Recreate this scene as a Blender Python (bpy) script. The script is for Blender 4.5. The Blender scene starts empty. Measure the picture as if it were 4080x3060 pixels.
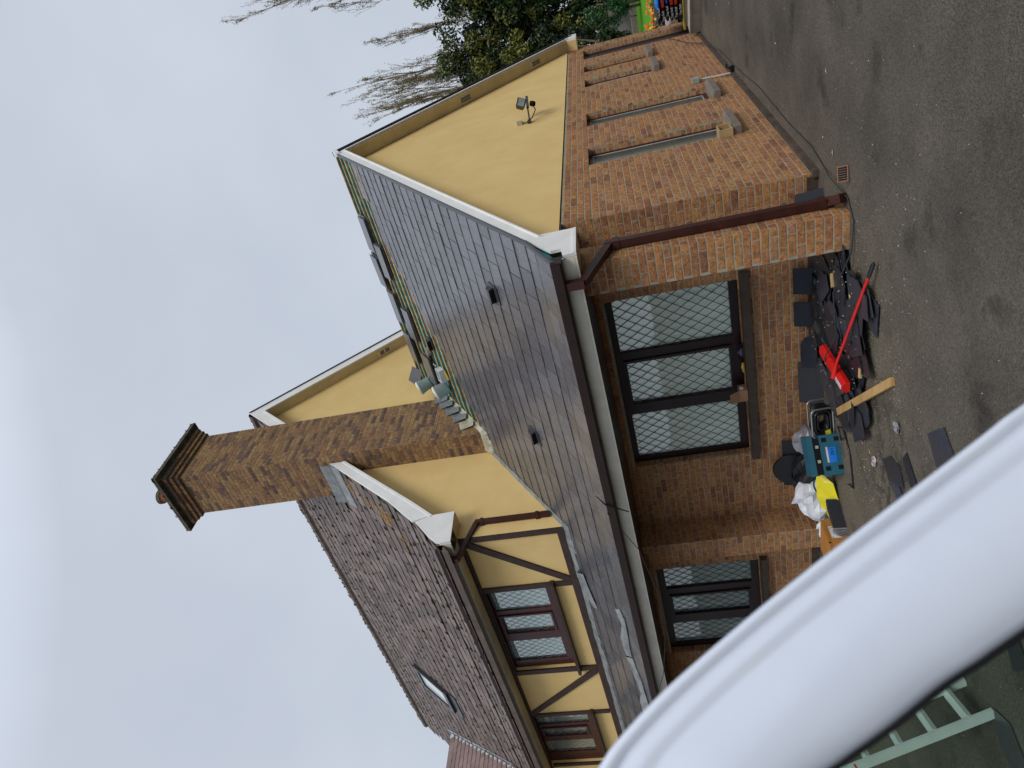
import bpy, math, random
from mathutils import Vector, Matrix, Euler
random.seed(11)
S = bpy.context.scene
COL = S.collection
rad = math.radians

# ------------------------------------------------------------------ camera
CAM = Vector((2.7772, -6.9735, 1.7790))
RR = Vector((0.8047, 0.57289, -0.15578)); UU = Vector((0.23928, -0.07283, 0.96822)); FF = Vector((-0.54333, 0.81639, 0.19569))
cam_d = bpy.data.cameras.new('camera'); cam = bpy.data.objects.new('camera', cam_d); COL.objects.link(cam)
m = Matrix.Identity(4)
for i in range(3):
    m[i][0] = -UU[i]; m[i][1] = RR[i]; m[i][2] = -FF[i]; m[i][3] = CAM[i]
cam.matrix_world = m
cam_d.sensor_fit = 'HORIZONTAL'; cam_d.sensor_width = 36.0; cam_d.lens = 2822.6/4080*36
cam_d.clip_start = 0.02; cam_d.clip_end = 600
cam_d.dof.use_dof = True; cam_d.dof.focus_distance = 8.0; cam_d.dof.aperture_fstop = 8.0
S.camera = cam
def px(P):                                    # full-size photo pixel of a point, used only to choose the bricks and slates that show largest
    d = Vector(P) - CAM; w = d.dot(FF)
    if w < .1: return None
    return (2040 - d.dot(UU)*2822.6/w, 1530 - d.dot(RR)*2822.6/w, w)

# ------------------------------------------------------------------ world, sun, exposure
W = bpy.data.worlds.new('World'); S.world = W; W.use_nodes = True
nt = W.node_tree; nt.nodes.clear()
out = nt.nodes.new('ShaderNodeOutputWorld'); bg = nt.nodes.new('ShaderNodeBackground')
sky = nt.nodes.new('ShaderNodeTexSky'); sky.sky_type = 'NISHITA'; sky.sun_disc = False
sky.sun_elevation = rad(42); sky.sun_rotation = rad(127); sky.air_density = 1.5; sky.dust_density = 4
tc = nt.nodes.new('ShaderNodeTexCoord'); mp = nt.nodes.new('ShaderNodeMapping'); mp.inputs['Scale'].default_value = (1, 1, 1.3)
nz = nt.nodes.new('ShaderNodeTexNoise'); nz.inputs['Scale'].default_value = 2.6; nz.inputs['Detail'].default_value = 4; nz.inputs['Roughness'].default_value = .5
cr = nt.nodes.new('ShaderNodeValToRGB')
cr.color_ramp.elements[0].position = .32; cr.color_ramp.elements[0].color = (4.35, 4.75, 5.5, 1)
cr.color_ramp.elements[1].position = .68; cr.color_ramp.elements[1].color = (5.0, 5.4, 6.1, 1)
sx = nt.nodes.new('ShaderNodeSeparateXYZ'); mr = nt.nodes.new('ShaderNodeMapRange')
mr.inputs['From Min'].default_value = .70; mr.inputs['From Max'].default_value = 1; mr.inputs['To Min'].default_value = 1.0; mr.inputs['To Max'].default_value = 2.3
mul = nt.nodes.new('ShaderNodeVectorMath'); mul.operation = 'SCALE'
mx = nt.nodes.new('ShaderNodeMixRGB'); mx.inputs['Fac'].default_value = .93
L = nt.links.new
L(tc.outputs['Generated'], mp.inputs['Vector']); L(mp.outputs['Vector'], nz.inputs['Vector']); L(nz.outputs['Fac'], cr.inputs['Fac'])
L(tc.outputs['Generated'], sx.inputs['Vector']); L(sx.outputs['Z'], mr.inputs['Value'])
L(cr.outputs['Color'], mul.inputs[0]); L(mr.outputs['Result'], mul.inputs['Scale'])
L(sky.outputs['Color'], mx.inputs['Color1']); L(mul.outputs['Vector'], mx.inputs['Color2'])
L(mx.outputs['Color'], bg.inputs['Color']); bg.inputs['Strength'].default_value = .1
L(bg.outputs['Background'], out.inputs['Surface'])
sd = bpy.data.lights.new('sun', 'SUN'); sd.energy = 1.5; sd.angle = rad(22); sd.color = (1, .97, .93)
sun = bpy.data.objects.new('sun', sd); COL.objects.link(sun)
sun.rotation_euler = Vector((-.75, .56, -.86)).to_track_quat('-Z', 'Y').to_euler()
S.view_settings.view_transform = 'Standard'; S.view_settings.look = 'None'
S.view_settings.exposure = 0.35; S.view_settings.gamma = 1.0; S.view_settings.use_curve_mapping = False
S.cycles.max_bounces = 8; S.cycles.transparent_max_bounces = 16

# ------------------------------------------------------------------ mesh builder
class MB:
    def __init__(s): s.v = []; s.f = []; s.t = []; s.mi = []
    def face(s, idx, tone=.5, mi=0): s.f.append(tuple(idx)); s.t.append(tone); s.mi.append(mi)
    def poly(s, pts, tone=.5, mi=0):
        n = len(s.v); s.v += [tuple(p) for p in pts]; s.face(range(n, n+len(pts)), tone, mi)
    def hexa(s, p, tone=.5, mi=0):            # 8 points: bottom ring 0-3, top ring 4-7
        n = len(s.v); s.v += [tuple(q) for q in p]
        for a in ((0,3,2,1),(4,5,6,7),(0,1,5,4),(1,2,6,5),(2,3,7,6),(3,0,4,7)): s.face([n+i for i in a], tone, mi)
    def box(s, a, b, tone=.5, mi=0):
        x0,x1 = sorted((a[0],b[0])); y0,y1 = sorted((a[1],b[1])); z0,z1 = sorted((a[2],b[2]))
        s.hexa([(x0,y0,z0),(x1,y0,z0),(x1,y1,z0),(x0,y1,z0),(x0,y0,z1),(x1,y0,z1),(x1,y1,z1),(x0,y1,z1)], tone, mi)
    def obox(s, M, size, tone=.5, mi=0):      # box of given size centred on matrix M
        hx,hy,hz = [q/2 for q in size]
        s.hexa([M @ Vector(q) for q in ((-hx,-hy,-hz),(hx,-hy,-hz),(hx,hy,-hz),(-hx,hy,-hz),(-hx,-hy,hz),(hx,-hy,hz),(hx,hy,hz),(-hx,hy,hz))], tone, mi)
    def prism(s, poly, d, tone=.5, mi=0):     # planar polygon extruded by vector d
        n = len(s.v); k = len(poly); d = Vector(d)
        s.v += [tuple(p) for p in poly] + [tuple(Vector(p)+d) for p in poly]
        s.face(list(range(n, n+k))[::-1], tone, mi); s.face(range(n+k, n+2*k), tone, mi)
        for i in range(k):
            j = (i+1) % k; s.face((n+i, n+j, n+k+j, n+k+i), tone, mi)
    def tube(s, pts, r, seg=6, tone=.5, mi=0, caps=True, closed=False, rot=0.0, sq=False):
        pts = [Vector(p) for p in pts]; N = len(pts); base = len(s.v)
        rs = r if isinstance(r, (list, tuple)) else [r]*N
        ref = None
        for i, p in enumerate(pts):
            if closed: t = pts[(i+1) % N] - pts[i-1]
            else: t = pts[min(i+1, N-1)] - pts[max(i-1, 0)]
            t.normalize()
            if ref is None:
                ref = Vector((0,0,1)) if abs(t.z) < .9 else Vector((1,0,0))
            a = ref - t*ref.dot(t)
            if a.length < 1e-4: a = t.orthogonal()
            a.normalize(); b = t.cross(a); ref = a
            for k in range(seg):
                th = 2*math.pi*k/seg + rot
                s.v.append(tuple(p + (a*math.cos(th) + b*math.sin(th))*rs[i]))
        for i in range(N if closed else N-1):
            i2 = (i+1) % N
            for k in range(seg):
                k2 = (k+1) % seg
                s.face((base+i*seg+k, base+i*seg+k2, base+i2*seg+k2, base+i2*seg+k), tone, mi)
        if caps and not closed:
            s.face([base+k for k in range(seg)][::-1], tone, mi); s.face([base+(N-1)*seg+k for k in range(seg)], tone, mi)
    def sqtube(s, pts, w, **k): s.tube(pts, w*.7071, seg=4, rot=math.pi/4, **k)
    def lathe(s, M, prof, seg=24, tone=.5, mi=0):   # prof: list of (r, z)
        base = len(s.v)
        for r_, z_ in prof:
            for k in range(seg):
                th = 2*math.pi*k/seg; s.v.append(tuple(M @ Vector((r_*math.cos(th), r_*math.sin(th), z_))))
        for i in range(len(prof)-1):
            for k in range(seg):
                k2 = (k+1) % seg; s.face((base+i*seg+k, base+i*seg+k2, base+(i+1)*seg+k2, base+(i+1)*seg+k), tone, mi)
    def mesh(s, name, mats, origin=(0,0,0), smooth=False):
        me = bpy.data.meshes.new(name); o = Vector(origin)
        me.from_pydata([tuple(Vector(p)-o) for p in s.v], [], s.f)
        for mt in mats: me.materials.append(mt)
        if len(mats) > 1: me.polygons.foreach_set('material_index', s.mi)
        if len(set(s.t)) > 1 or True:
            at = me.color_attributes.new('tone', 'FLOAT_COLOR', 'CORNER')
            buf = []
            for fc, t in zip(s.f, s.t): buf += [t, t, t, 1.0]*len(fc)
            at.data.foreach_set('color', buf)
        if smooth: me.polygons.foreach_set('use_smooth', [True]*len(s.f))
        me.update()
        return me
    def build(s, name, mats, parent=None, smooth=False, stuff=False, loc=(0,0,0), fix=True):
        if not isinstance(mats, (list, tuple)): mats = [mats]
        po = wloc(parent); me = s.mesh(name, mats, Vector(loc), smooth)
        if fix:
            import bmesh
            bm = bmesh.new(); bm.from_mesh(me)
            if len(s.f) < 6000: bmesh.ops.recalc_face_normals(bm, faces=bm.faces)
            bm.to_mesh(me); bm.free()
        o = bpy.data.objects.new(name, me); COL.objects.link(o)
        o.location = Vector(loc) - po if parent else Vector(loc)
        if parent: o.parent = parent
        WL[o.name] = Vector(loc)
        if stuff: o['kind'] = 'stuff'
        return o
WL = {}
def wloc(o): return WL.get(o.name, Vector((0,0,0))) if o else Vector((0,0,0))
def empty(name, loc, label, cat, group=None):
    o = bpy.data.objects.new(name, None); COL.objects.link(o); o.location = loc; o.empty_display_size = .1
    WL[o.name] = Vector(loc); return tag(o, label, cat, group)
def tag(o, label=None, cat=None, group=None, kind=None):
    if label: o['label'] = label
    if cat: o['category'] = cat
    if group: o['group'] = group
    if kind: o['kind'] = kind
    return o
def inst(name, me, parent, loc, rot=(0,0,0)):
    o = bpy.data.objects.new(name, me); COL.objects.link(o)
    o.location = Vector(loc) - wloc(parent) if parent else loc
    o.rotation_euler = rot
    if parent: o.parent = parent
    WL[o.name] = Vector(loc)
    return o
def rnd(a, b): return random.uniform(a, b)
def TR(loc, rot=(0,0,0)): return Matrix.Translation(loc) @ Euler(rot).to_matrix().to_4x4()

# ------------------------------------------------------------------ materials
def mat(name, col, rough=.6, spec=.5, metal=0, var=.12, scale=6, col2=None, bump=0, bscale=40, coat=0, rnd_amt=0, tone_amt=0, fine=0, trans=0, ior=1.45, alpha=1, stretch=None, emis=None, contrast=(.35,.65)):
    M_ = bpy.data.materials.new(name); M_.use_nodes = True; n = M_.node_tree; N = n.nodes; K = n.links.new
    b = N['Principled BSDF']
    b.inputs['Roughness'].default_value = rough; b.inputs['Specular IOR Level'].default_value = spec; b.inputs['Metallic'].default_value = metal
    b.inputs['Coat Weight'].default_value = coat; b.inputs['Coat Roughness'].default_value = .08
    b.inputs['Transmission Weight'].default_value = trans; b.inputs['IOR'].default_value = ior; b.inputs['Alpha'].default_value = alpha
    t = N.new('ShaderNodeTexCoord'); mpp = N.new('ShaderNodeMapping')
    if stretch: mpp.inputs['Scale'].default_value = stretch
    K(t.outputs['Object'], mpp.inputs['Vector'])
    oi = N.new('ShaderNodeObjectInfo')
    if rnd_amt:                                # shift texture per object so shared meshes differ
        ad = N.new('ShaderNodeVectorMath'); ad.operation = 'MULTIPLY_ADD'
        K(oi.outputs['Random'], ad.inputs[0]); ad.inputs[1].default_value = (13, 17, 19); K(mpp.outputs['Vector'], ad.inputs[2]); vec = ad.outputs[0]
    else: vec = mpp.outputs['Vector']
    nz = N.new('ShaderNodeTexNoise'); nz.inputs['Scale'].default_value = scale; nz.inputs['Detail'].default_value = 8; nz.inputs['Roughness'].default_value = .6
    K(vec, nz.inputs['Vector'])
    c2 = col2 or tuple(max(0, c*(1-var*2)) for c in col)
    rp = N.new('ShaderNodeValToRGB'); rp.color_ramp.elements[0].position = contrast[0]; rp.color_ramp.elements[1].position = contrast[1]
    rp.color_ramp.elements[0].color = (*c2, 1); rp.color_ramp.elements[1].color = (*col, 1)
    K(nz.outputs['Fac'], rp.inputs['Fac']); c = rp.outputs['Color']
    if rnd_amt or tone_amt:
        mr_ = N.new('ShaderNodeMapRange')
        amt = rnd_amt or tone_amt
        if rnd_amt: K(oi.outputs['Random'], mr_.inputs['Value'])
        else:
            at = N.new('ShaderNodeAttribute'); at.attribute_name = 'tone'; K(at.outputs['Fac'], mr_.inputs['Value'])
        mr_.inputs['To Min'].default_value = 1-amt; mr_.inputs['To Max'].default_value = 1+amt
        vm = N.new('ShaderNodeVectorMath'); vm.operation = 'SCALE'; K(c, vm.inputs[0]); K(mr_.outputs['Result'], vm.inputs['Scale']); c = vm.outputs['Vector']
    if fine:
        n2 = N.new('ShaderNodeTexNoise'); n2.inputs['Scale'].default_value = bscale*2.3; n2.inputs['Detail'].default_value = 3; K(vec, n2.inputs['Vector'])
        m2 = N.new('ShaderNodeMapRange'); m2.inputs['From Min'].default_value = .3; m2.inputs['From Max'].default_value = .7; m2.inputs['To Min'].default_value = 1-fine; m2.inputs['To Max'].default_value = 1+fine
        K(n2.outputs['Fac'], m2.inputs['Value'])
        vm = N.new('ShaderNodeVectorMath'); vm.operation = 'SCALE'; K(c, vm.inputs[0]); K(m2.outputs['Result'], vm.inputs['Scale']); c = vm.outputs['Vector']
    K(c, b.inputs['Base Color'])
    if bump:
        n3 = N.new('ShaderNodeTexNoise'); n3.inputs['Scale'].default_value = bscale; n3.inputs['Detail'].default_value = 6; K(vec, n3.inputs['Vector'])
        bp = N.new('ShaderNodeBump'); bp.inputs['Strength'].default_value = bump; bp.inputs['Distance'].default_value = .01
        K(n3.outputs['Fac'], bp.inputs['Height']); K(bp.outputs['Normal'], b.inputs['Normal'])
    M_['c'] = 1
    return M_
def brick_mat(name, use_obj, chimney=False):
    M_ = bpy.data.materials.new(name); M_.use_nodes = True; n = M_.node_tree; N = n.nodes; K = n.links.new
    b = N['Principled BSDF']; b.inputs['Roughness'].default_value = .85; b.inputs['Specular IOR Level'].default_value = .25
    t = N.new('ShaderNodeTexCoord'); oi = N.new('ShaderNodeObjectInfo'); at = N.new('ShaderNodeAttribute'); at.attribute_name = 'tone'
    tone = oi.outputs['Random'] if use_obj else at.outputs['Fac']
    ad = N.new('ShaderNodeVectorMath'); ad.operation = 'MULTIPLY_ADD'
    K(tone, ad.inputs[0]); ad.inputs[1].default_value = (31, 17, 23); K(t.outputs['Object'], ad.inputs[2]); vec = ad.outputs[0]
    rp = N.new('ShaderNodeValToRGB'); e = rp.color_ramp.elements
    if chimney: cols = [(0,(.10,.062,.050)),(.16,(.14,.084,.058)),(.3,(.21,.112,.058)),(.5,(.255,.145,.066)),(.78,(.30,.185,.083)),(1,(.24,.125,.066))]
    else: cols = [(0,(.21,.092,.050)),(.07,(.27,.122,.058)),(.4,(.34,.158,.066)),(.7,(.385,.186,.070)),(.9,(.36,.195,.080)),(1,(.31,.155,.092))]
    e[0].position = cols[0][0]; e[0].color = (*cols[0][1], 1); e[1].position = 1; e[1].color = (*cols[-1][1], 1)
    for p, c in cols[1:-1]:
        q = e.new(p); q.color = (*c, 1)
    K(tone, rp.inputs['Fac'])
    # mottled light / dark patches
    n1 = N.new('ShaderNodeTexNoise'); n1.inputs['Scale'].default_value = 22; n1.inputs['Detail'].default_value = 5; n1.inputs['Roughness'].default_value = .6; K(vec, n1.inputs['Vector'])
    m1 = N.new('ShaderNodeMapRange'); m1.inputs['From Min'].default_value = .3; m1.inputs['From Max'].default_value = .7; m1.inputs['To Min'].default_value = .60; m1.inputs['To Max'].default_value = 1.44; K(n1.outputs['Fac'], m1.inputs['Value'])
    # rustic creases: dark curved cracks
    n2 = N.new('ShaderNodeTexNoise'); n2.inputs['Scale'].default_value = 26; n2.inputs['Detail'].default_value = 2; n2.inputs['Distortion'].default_value = 2.2; K(vec, n2.inputs['Vector'])
    s1 = N.new('ShaderNodeMath'); s1.operation = 'SUBTRACT'; s1.inputs[1].default_value = .5; K(n2.outputs['Fac'], s1.inputs[0])
    s2 = N.new('ShaderNodeMath'); s2.operation = 'ABSOLUTE'; K(s1.outputs[0], s2.inputs[0])
    m2 = N.new('ShaderNodeMapRange'); m2.inputs['From Min'].default_value = .0; m2.inputs['From Max'].default_value = .030; m2.inputs['To Min'].default_value = .38; m2.inputs['To Max'].default_value = 1; K(s2.outputs[0], m2.inputs['Value'])
    mm = N.new('ShaderNodeMath'); mm.operation = 'MULTIPLY'; K(m1.outputs['Result'], mm.inputs[0]); K(m2.outputs['Result'], mm.inputs[1])
    vm = N.new('ShaderNodeVectorMath'); vm.operation = 'SCALE'; K(rp.outputs['Color'], vm.inputs[0]); K(mm.outputs[0], vm.inputs['Scale'])
    K(vm.outputs['Vector'], b.inputs['Base Color'])
    bp = N.new('ShaderNodeBump'); bp.inputs['Strength'].default_value = .55; bp.inputs['Distance'].default_value = .008
    K(mm.outputs[0], bp.inputs['Height']); K(bp.outputs['Normal'], b.inputs['Normal'])
    return M_
def glass_mat(name, tint=(.55,.6,.6), refl_ior=1.9, rough=.02):
    M_ = bpy.data.materials.new(name); M_.use_nodes = True; n = M_.node_tree; N = n.nodes; K = n.links.new
    N.remove(N['Principled BSDF']); o = N['Material Output']
    tr = N.new('ShaderNodeBsdfTransparent'); tr.inputs['Color'].default_value = (*tint, 1)
    gl = N.new('ShaderNodeBsdfGlossy'); gl.inputs['Roughness'].default_value = rough; gl.inputs['Color'].default_value = (.95, 1, .97, 1)
    f0 = ((refl_ior-1)/(refl_ior+1))**2
    lw = N.new('ShaderNodeLayerWeight'); lw.inputs['Blend'].default_value = .5        # Schlick, the same from both sides of the sheet
    pw = N.new('ShaderNodeMath'); pw.operation = 'POWER'; pw.inputs[1].default_value = 5; K(lw.outputs['Facing'], pw.inputs[0])
    fr = N.new('ShaderNodeMath'); fr.operation = 'MULTIPLY_ADD'; K(pw.outputs[0], fr.inputs[0]); fr.inputs[1].default_value = 1-f0; fr.inputs[2].default_value = f0
    t = N.new('ShaderNodeTexCoord'); nz = N.new('ShaderNodeTexNoise'); nz.inputs['Scale'].default_value = 1.6; K(t.outputs['Object'], nz.inputs['Vector'])
    bp = N.new('ShaderNodeBump'); bp.inputs['Strength'].default_value = .06; bp.inputs['Distance'].default_value = .05
    K(nz.outputs['Fac'], bp.inputs['Height']); K(bp.outputs['Normal'], gl.inputs['Normal'])
    ms = N.new('ShaderNodeMixShader'); K(fr.outputs[0], ms.inputs['Fac']); K(tr.outputs[0], ms.inputs[1]); K(gl.outputs[0], ms.inputs[2]); K(ms.outputs[0], o.inputs['Surface'])
    return M_
M = {}
M['brick'] = brick_mat('brick_single', True); M['brick_far'] = brick_mat('brick_many', False)
M['brick_ch'] = brick_mat('chimney_brick', False, True); M['brick_ch1'] = brick_mat('chimney_brick_single', True, True)
M['mortar'] = mat('mortar', (.34,.31,.24), .95, .1, var=.15, scale=9, bump=.3, bscale=120, fine=.15)
M['mortar_ch'] = mat('chimney_mortar', (.24,.18,.115), .95, .1, var=.2, scale=9, bump=.3, bscale=120)
M['yellow'] = mat('yellow_render', (.68,.50,.225), .9, .15, scale=1.8, col2=(.61,.435,.18), bump=.12, bscale=70, fine=.05, contrast=(.3,.7))
M['soffit'] = mat('soffit_board', (.64,.52,.29), .7, .3, var=.1, scale=3)
M['white'] = mat('white_board', (.74,.74,.72), .35, .4, var=.05, scale=4, fine=.02)
M['cream'] = mat('cream_board', (.60,.58,.49), .35, .4, var=.09, scale=3)
M['timber'] = mat('dark_brown_timber', (.050,.028,.022), .55, .35, var=.2, scale=8, bump=.1, bscale=30)
M['gutter'] = mat('brown_plastic', (.024,.011,.009), .5, .3, var=.15, scale=5)
M['pipe'] = mat('red_brown_plastic', (.052,.015,.011), .42, .35, var=.2, scale=7, fine=.05)
M['frame'] = mat('mahogany_frame', (.055,.010,.009), .35, .45, var=.2, scale=7)
M['frame_dk'] = mat('dark_mahogany', (.018,.006,.006), .4, .4, var=.2, scale=7)
M['sill'] = mat('brown_sill', (.060,.045,.036), .6, .3, var=.15, scale=9)
M['sill_st'] = mat('grey_brown_sill', (.20,.165,.135), .8, .2, var=.15, scale=9, bump=.2)
M['plinth'] = mat('dark_plinth', (.09,.065,.05), .8, .2, var=.25, scale=6, bump=.2)
M['lattice'] = mat('dark_lattice', (.010,.014,.013), .4, .4, var=.1)
M['lead_lat'] = mat('leaded_lattice', (.22,.25,.27), .5, .4, var=.1)
M['glass'] = glass_mat('window_glass', (.98,1,.99), 1.9)
M['glass_dk'] = glass_mat('window_glass_upper', (.85,.9,.9), 2.8)
M['glass_side'] = glass_mat('side_window_glass', (.66,.70,.70), 1.9, .35)
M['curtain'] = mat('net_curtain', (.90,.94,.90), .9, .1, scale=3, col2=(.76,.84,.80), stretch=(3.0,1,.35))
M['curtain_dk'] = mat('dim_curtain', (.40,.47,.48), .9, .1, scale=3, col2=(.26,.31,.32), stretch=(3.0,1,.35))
M['blind'] = mat('pale_blind', (.70,.73,.72), .8, .2, var=.06, scale=2)
M['dark'] = mat('dark_interior', (.012,.011,.011), .8, .1)
M['lead'] = mat('lead_flashing', (.23,.245,.245), .5, .4, scale=7, col2=(.12,.13,.135), bump=.5, bscale=14)
M['mortar_fl'] = mat('flaunching_mortar', (.46,.45,.36), .95, .1, scale=10, col2=(.26,.25,.17), bump=.8, bscale=25)
M['batten'] = mat('treated_batten', (.46,.29,.12), .75, .2, var=.3, scale=10, rnd_amt=.25)
M['membrane'] = mat('teal_membrane', (.050,.34,.36), .55, .3, scale=6, col2=(.03,.20,.22), bump=.5, bscale=9)
def slate_new(name, use_obj):
    M_ = mat(name, (.090,.090,.100), .33, .5, var=.12, scale=14, bump=.12, bscale=22, fine=.06, rnd_amt=.22 if use_obj else 0, tone_amt=0 if use_obj else .22)
    N = M_.node_tree.nodes; K = M_.node_tree.links.new; b = N['Principled BSDF']
    src = b.inputs['Base Color'].links[0].from_socket                        # dust and chalk scuffs
    g = N.new('ShaderNodeNewGeometry'); mpp = N.new('ShaderNodeMapping'); mpp.inputs['Rotation'].default_value = (0, 0, .5); mpp.inputs['Scale'].default_value = (2.2, 7, 7)
    K(g.outputs['Position'], mpp.inputs['Vector'])
    n1 = N.new('ShaderNodeTexNoise'); n1.inputs['Scale'].default_value = 1.3; n1.inputs['Detail'].default_value = 9; n1.inputs['Roughness'].default_value = .75; K(mpp.outputs['Vector'], n1.inputs['Vector'])
    m1 = N.new('ShaderNodeMapRange'); m1.inputs['From Min'].default_value = .60; m1.inputs['From Max'].default_value = .84; m1.inputs['To Max'].default_value = .45; K(n1.outputs['Fac'], m1.inputs['Value'])
    mxr = N.new('ShaderNodeMixRGB'); K(m1.outputs['Result'], mxr.inputs['Fac']); K(src, mxr.inputs['Color1']); mxr.inputs['Color2'].default_value = (.30,.30,.31,1); K(mxr.outputs['Color'], b.inputs['Base Color'])
    m3 = N.new('ShaderNodeMapRange'); m3.inputs['To Min'].default_value = .20; m3.inputs['To Max'].default_value = .36; K(n1.outputs['Fac'], m3.inputs['Value']); K(m3.outputs['Result'], b.inputs['Roughness'])
    return M_
M['slate'] = slate_new('new_slate_single', True); M['slate_far'] = slate_new('new_slate_many', False)
M['slate_loose'] = mat('loose_slate', (.024,.029,.046), .34, .5, scale=3, col2=(.032,.031,.031), fine=.2, bump=.2, bscale=20, rnd_amt=.5)
M['slate_dark'] = mat('black_slate', (.010,.013,.022), .62, .35, var=.2, scale=4, rnd_amt=.3)
M['slate_edge'] = mat('slate_cut_edge', (.16,.17,.18), .7, .3)
M['oldslate'] = mat('old_brown_slate', (.138,.104,.090), .6, .35, scale=5, col2=(.090,.068,.060), bump=.4, bscale=30, tone_amt=.38, fine=.12)
M['oldslate2'] = mat('reddish_slate', (.19,.125,.112), .62, .35, var=.15, scale=6, bump=.3, bscale=30, tone_amt=.2)
M['moss'] = mat('moss', (.045,.038,.012), .95, .1, scale=40, col2=(.012,.010,.005), bump=.6, bscale=90)
M['moss_g'] = mat('green_moss', (.085,.085,.018), .95, .1, scale=30, col2=(.03,.03,.01), bump=.6, bscale=90)
M['lichen'] = mat('orange_lichen', (.44,.23,.03), .95, .1, scale=30, col2=(.25,.15,.04))
M['stone'] = mat('chimney_cap_stone', (.11,.10,.08), .95, .15, scale=8, col2=(.05,.045,.03), bump=.7, bscale=40, fine=.2)
M['terracotta'] = mat('terracotta', (.42,.16,.085), .8, .2, var=.15)
M['verge'] = mat('dark_verge_trim', (.035,.036,.042), .35, .4, var=.1)
M['copper'] = mat('copper_rivet', (.62,.36,.26), .4, .5, metal=.5)

# ------------------------------------------------------------------ ground
G = -.06
def ground_mat():
    M_ = bpy.data.materials.new('asphalt'); M_.use_nodes = True; n = M_.node_tree; N = n.nodes; K = n.links.new
    b = N['Principled BSDF']; b.inputs['Roughness'].default_value = .9; b.inputs['Specular IOR Level'].default_value = .3
    g = N.new('ShaderNodeNewGeometry'); P = g.outputs['Position']
    def noise(sc, det=4, ro=.6):
        x = N.new('ShaderNodeTexNoise'); x.inputs['Scale'].default_value = sc; x.inputs['Detail'].default_value = det; x.inputs['Roughness'].default_value = ro; K(P, x.inputs['Vector']); return x.outputs['Fac']
    big = N.new('ShaderNodeValToRGB'); e = big.color_ramp.elements; e[0].position = .30; e[0].color = (.052,.045,.037,1); e[1].position = .72; e[1].color = (.112,.095,.072,1); K(noise(1.1, 5), big.inputs['Fac'])
    # browner dust near the house front
    sp = N.new('ShaderNodeSeparateXYZ'); K(P, sp.inputs[0])
    d1 = N.new('ShaderNodeMapRange'); d1.inputs['From Min'].default_value = -3.4; d1.inputs['From Max'].default_value = -1.2; K(sp.outputs['Y'], d1.inputs['Value'])
    d2 = N.new('ShaderNodeMapRange'); d2.inputs['From Min'].default_value = .8; d2.inputs['From Max'].default_value = -.6; K(sp.outputs['X'], d2.inputs['Value'])
    dm = N.new('ShaderNodeMath'); dm.operation = 'MULTIPLY'; K(d1.outputs[0], dm.inputs[0]); K(d2.outputs[0], dm.inputs[1])
    dn = N.new('ShaderNodeMath'); dn.operation = 'MULTIPLY'; K(dm.outputs[0], dn.inputs[0]); K(noise(2.3, 6, .7), dn.inputs[1])
    mxd = N.new('ShaderNodeMixRGB'); K(dn.outputs[0], mxd.inputs['Fac']); K(big.outputs['Color'], mxd.inputs['Color1']); mxd.inputs['Color2'].default_value = (.21,.175,.12,1)
    # dark damp marks
    st = N.new('ShaderNodeMapRange'); st.inputs['From Min'].default_value = .57; st.inputs['From Max'].default_value = .68; st.inputs['To Min'].default_value = 1; st.inputs['To Max'].default_value = .5; K(noise(1.7, 6, .6), st.inputs['Value'])
    v1 = N.new('ShaderNodeVectorMath'); v1.operation = 'SCALE'; K(mxd.outputs['Color'], v1.inputs[0]); K(st.outputs[0], v1.inputs['Scale'])
    # damp marks around the loose slates
    vd_ = N.new('ShaderNodeVectorMath'); vd_.operation = 'DISTANCE'; K(P, vd_.inputs[0]); vd_.inputs[1].default_value = (-2.0,-2.4,-.06)
    a1 = N.new('ShaderNodeMapRange'); a1.inputs['From Min'].default_value = 1.1; a1.inputs['From Max'].default_value = .3; K(vd_.outputs['Value'], a1.inputs['Value'])
    a2 = N.new('ShaderNodeMapRange'); a2.inputs['From Min'].default_value = .48; a2.inputs['From Max'].default_value = .56; K(noise(5.5, 5, .6), a2.inputs['Value'])
    a3 = N.new('ShaderNodeMath'); a3.operation = 'MULTIPLY'; K(a1.outputs[0], a3.inputs[0]); K(a2.outputs[0], a3.inputs[1])
    a4 = N.new('ShaderNodeMapRange'); a4.inputs['To Min'].default_value = 1; a4.inputs['To Max'].default_value = .45; K(a3.outputs[0], a4.inputs['Value'])
    v0 = N.new('ShaderNodeVectorMath'); v0.operation = 'SCALE'; K(v1.outputs[0], v0.inputs[0]); K(a4.outputs[0], v0.inputs['Scale']); v1 = v0
    # stone chips
    vo = N.new('ShaderNodeTexVoronoi'); vo.inputs['Scale'].default_value = 120; K(P, vo.inputs['Vector'])
    sv = N.new('ShaderNodeSeparateColor'); K(vo.outputs['Color'], sv.inputs[0])
    m1 = N.new('ShaderNodeMapRange'); m1.inputs['To Min'].default_value = .62; m1.inputs['To Max'].default_value = 1.42; K(sv.outputs[0], m1.inputs['Value'])
    v2 = N.new('ShaderNodeVectorMath'); v2.operation = 'SCALE'; K(v1.outputs[0], v2.inputs[0]); K(m1.outputs[0], v2.inputs['Scale'])
    K(v2.outputs[0], b.inputs['Base Color'])
    bp = N.new('ShaderNodeBump'); bp.inputs['Strength'].default_value = .9; bp.inputs['Distance'].default_value = .012; K(vo.outputs['Distance'], bp.inputs['Height'])
    bp2 = N.new('ShaderNodeBump'); bp2.inputs['Strength'].default_value = .5; bp2.inputs['Distance'].default_value = .02; K(noise(18, 4), bp2.inputs['Height']); K(bp.outputs['Normal'], bp2.inputs['Normal'])
    K(bp2.outputs['Normal'], b.inputs['Normal'])
    return M_
M['asphalt'] = ground_mat()
b = MB(); b.poly([(-300,-300,G),(300,-300,G),(300,300,G),(-300,300,G)])
tag(b.build('ground', M['asphalt']), kind='structure')

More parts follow.
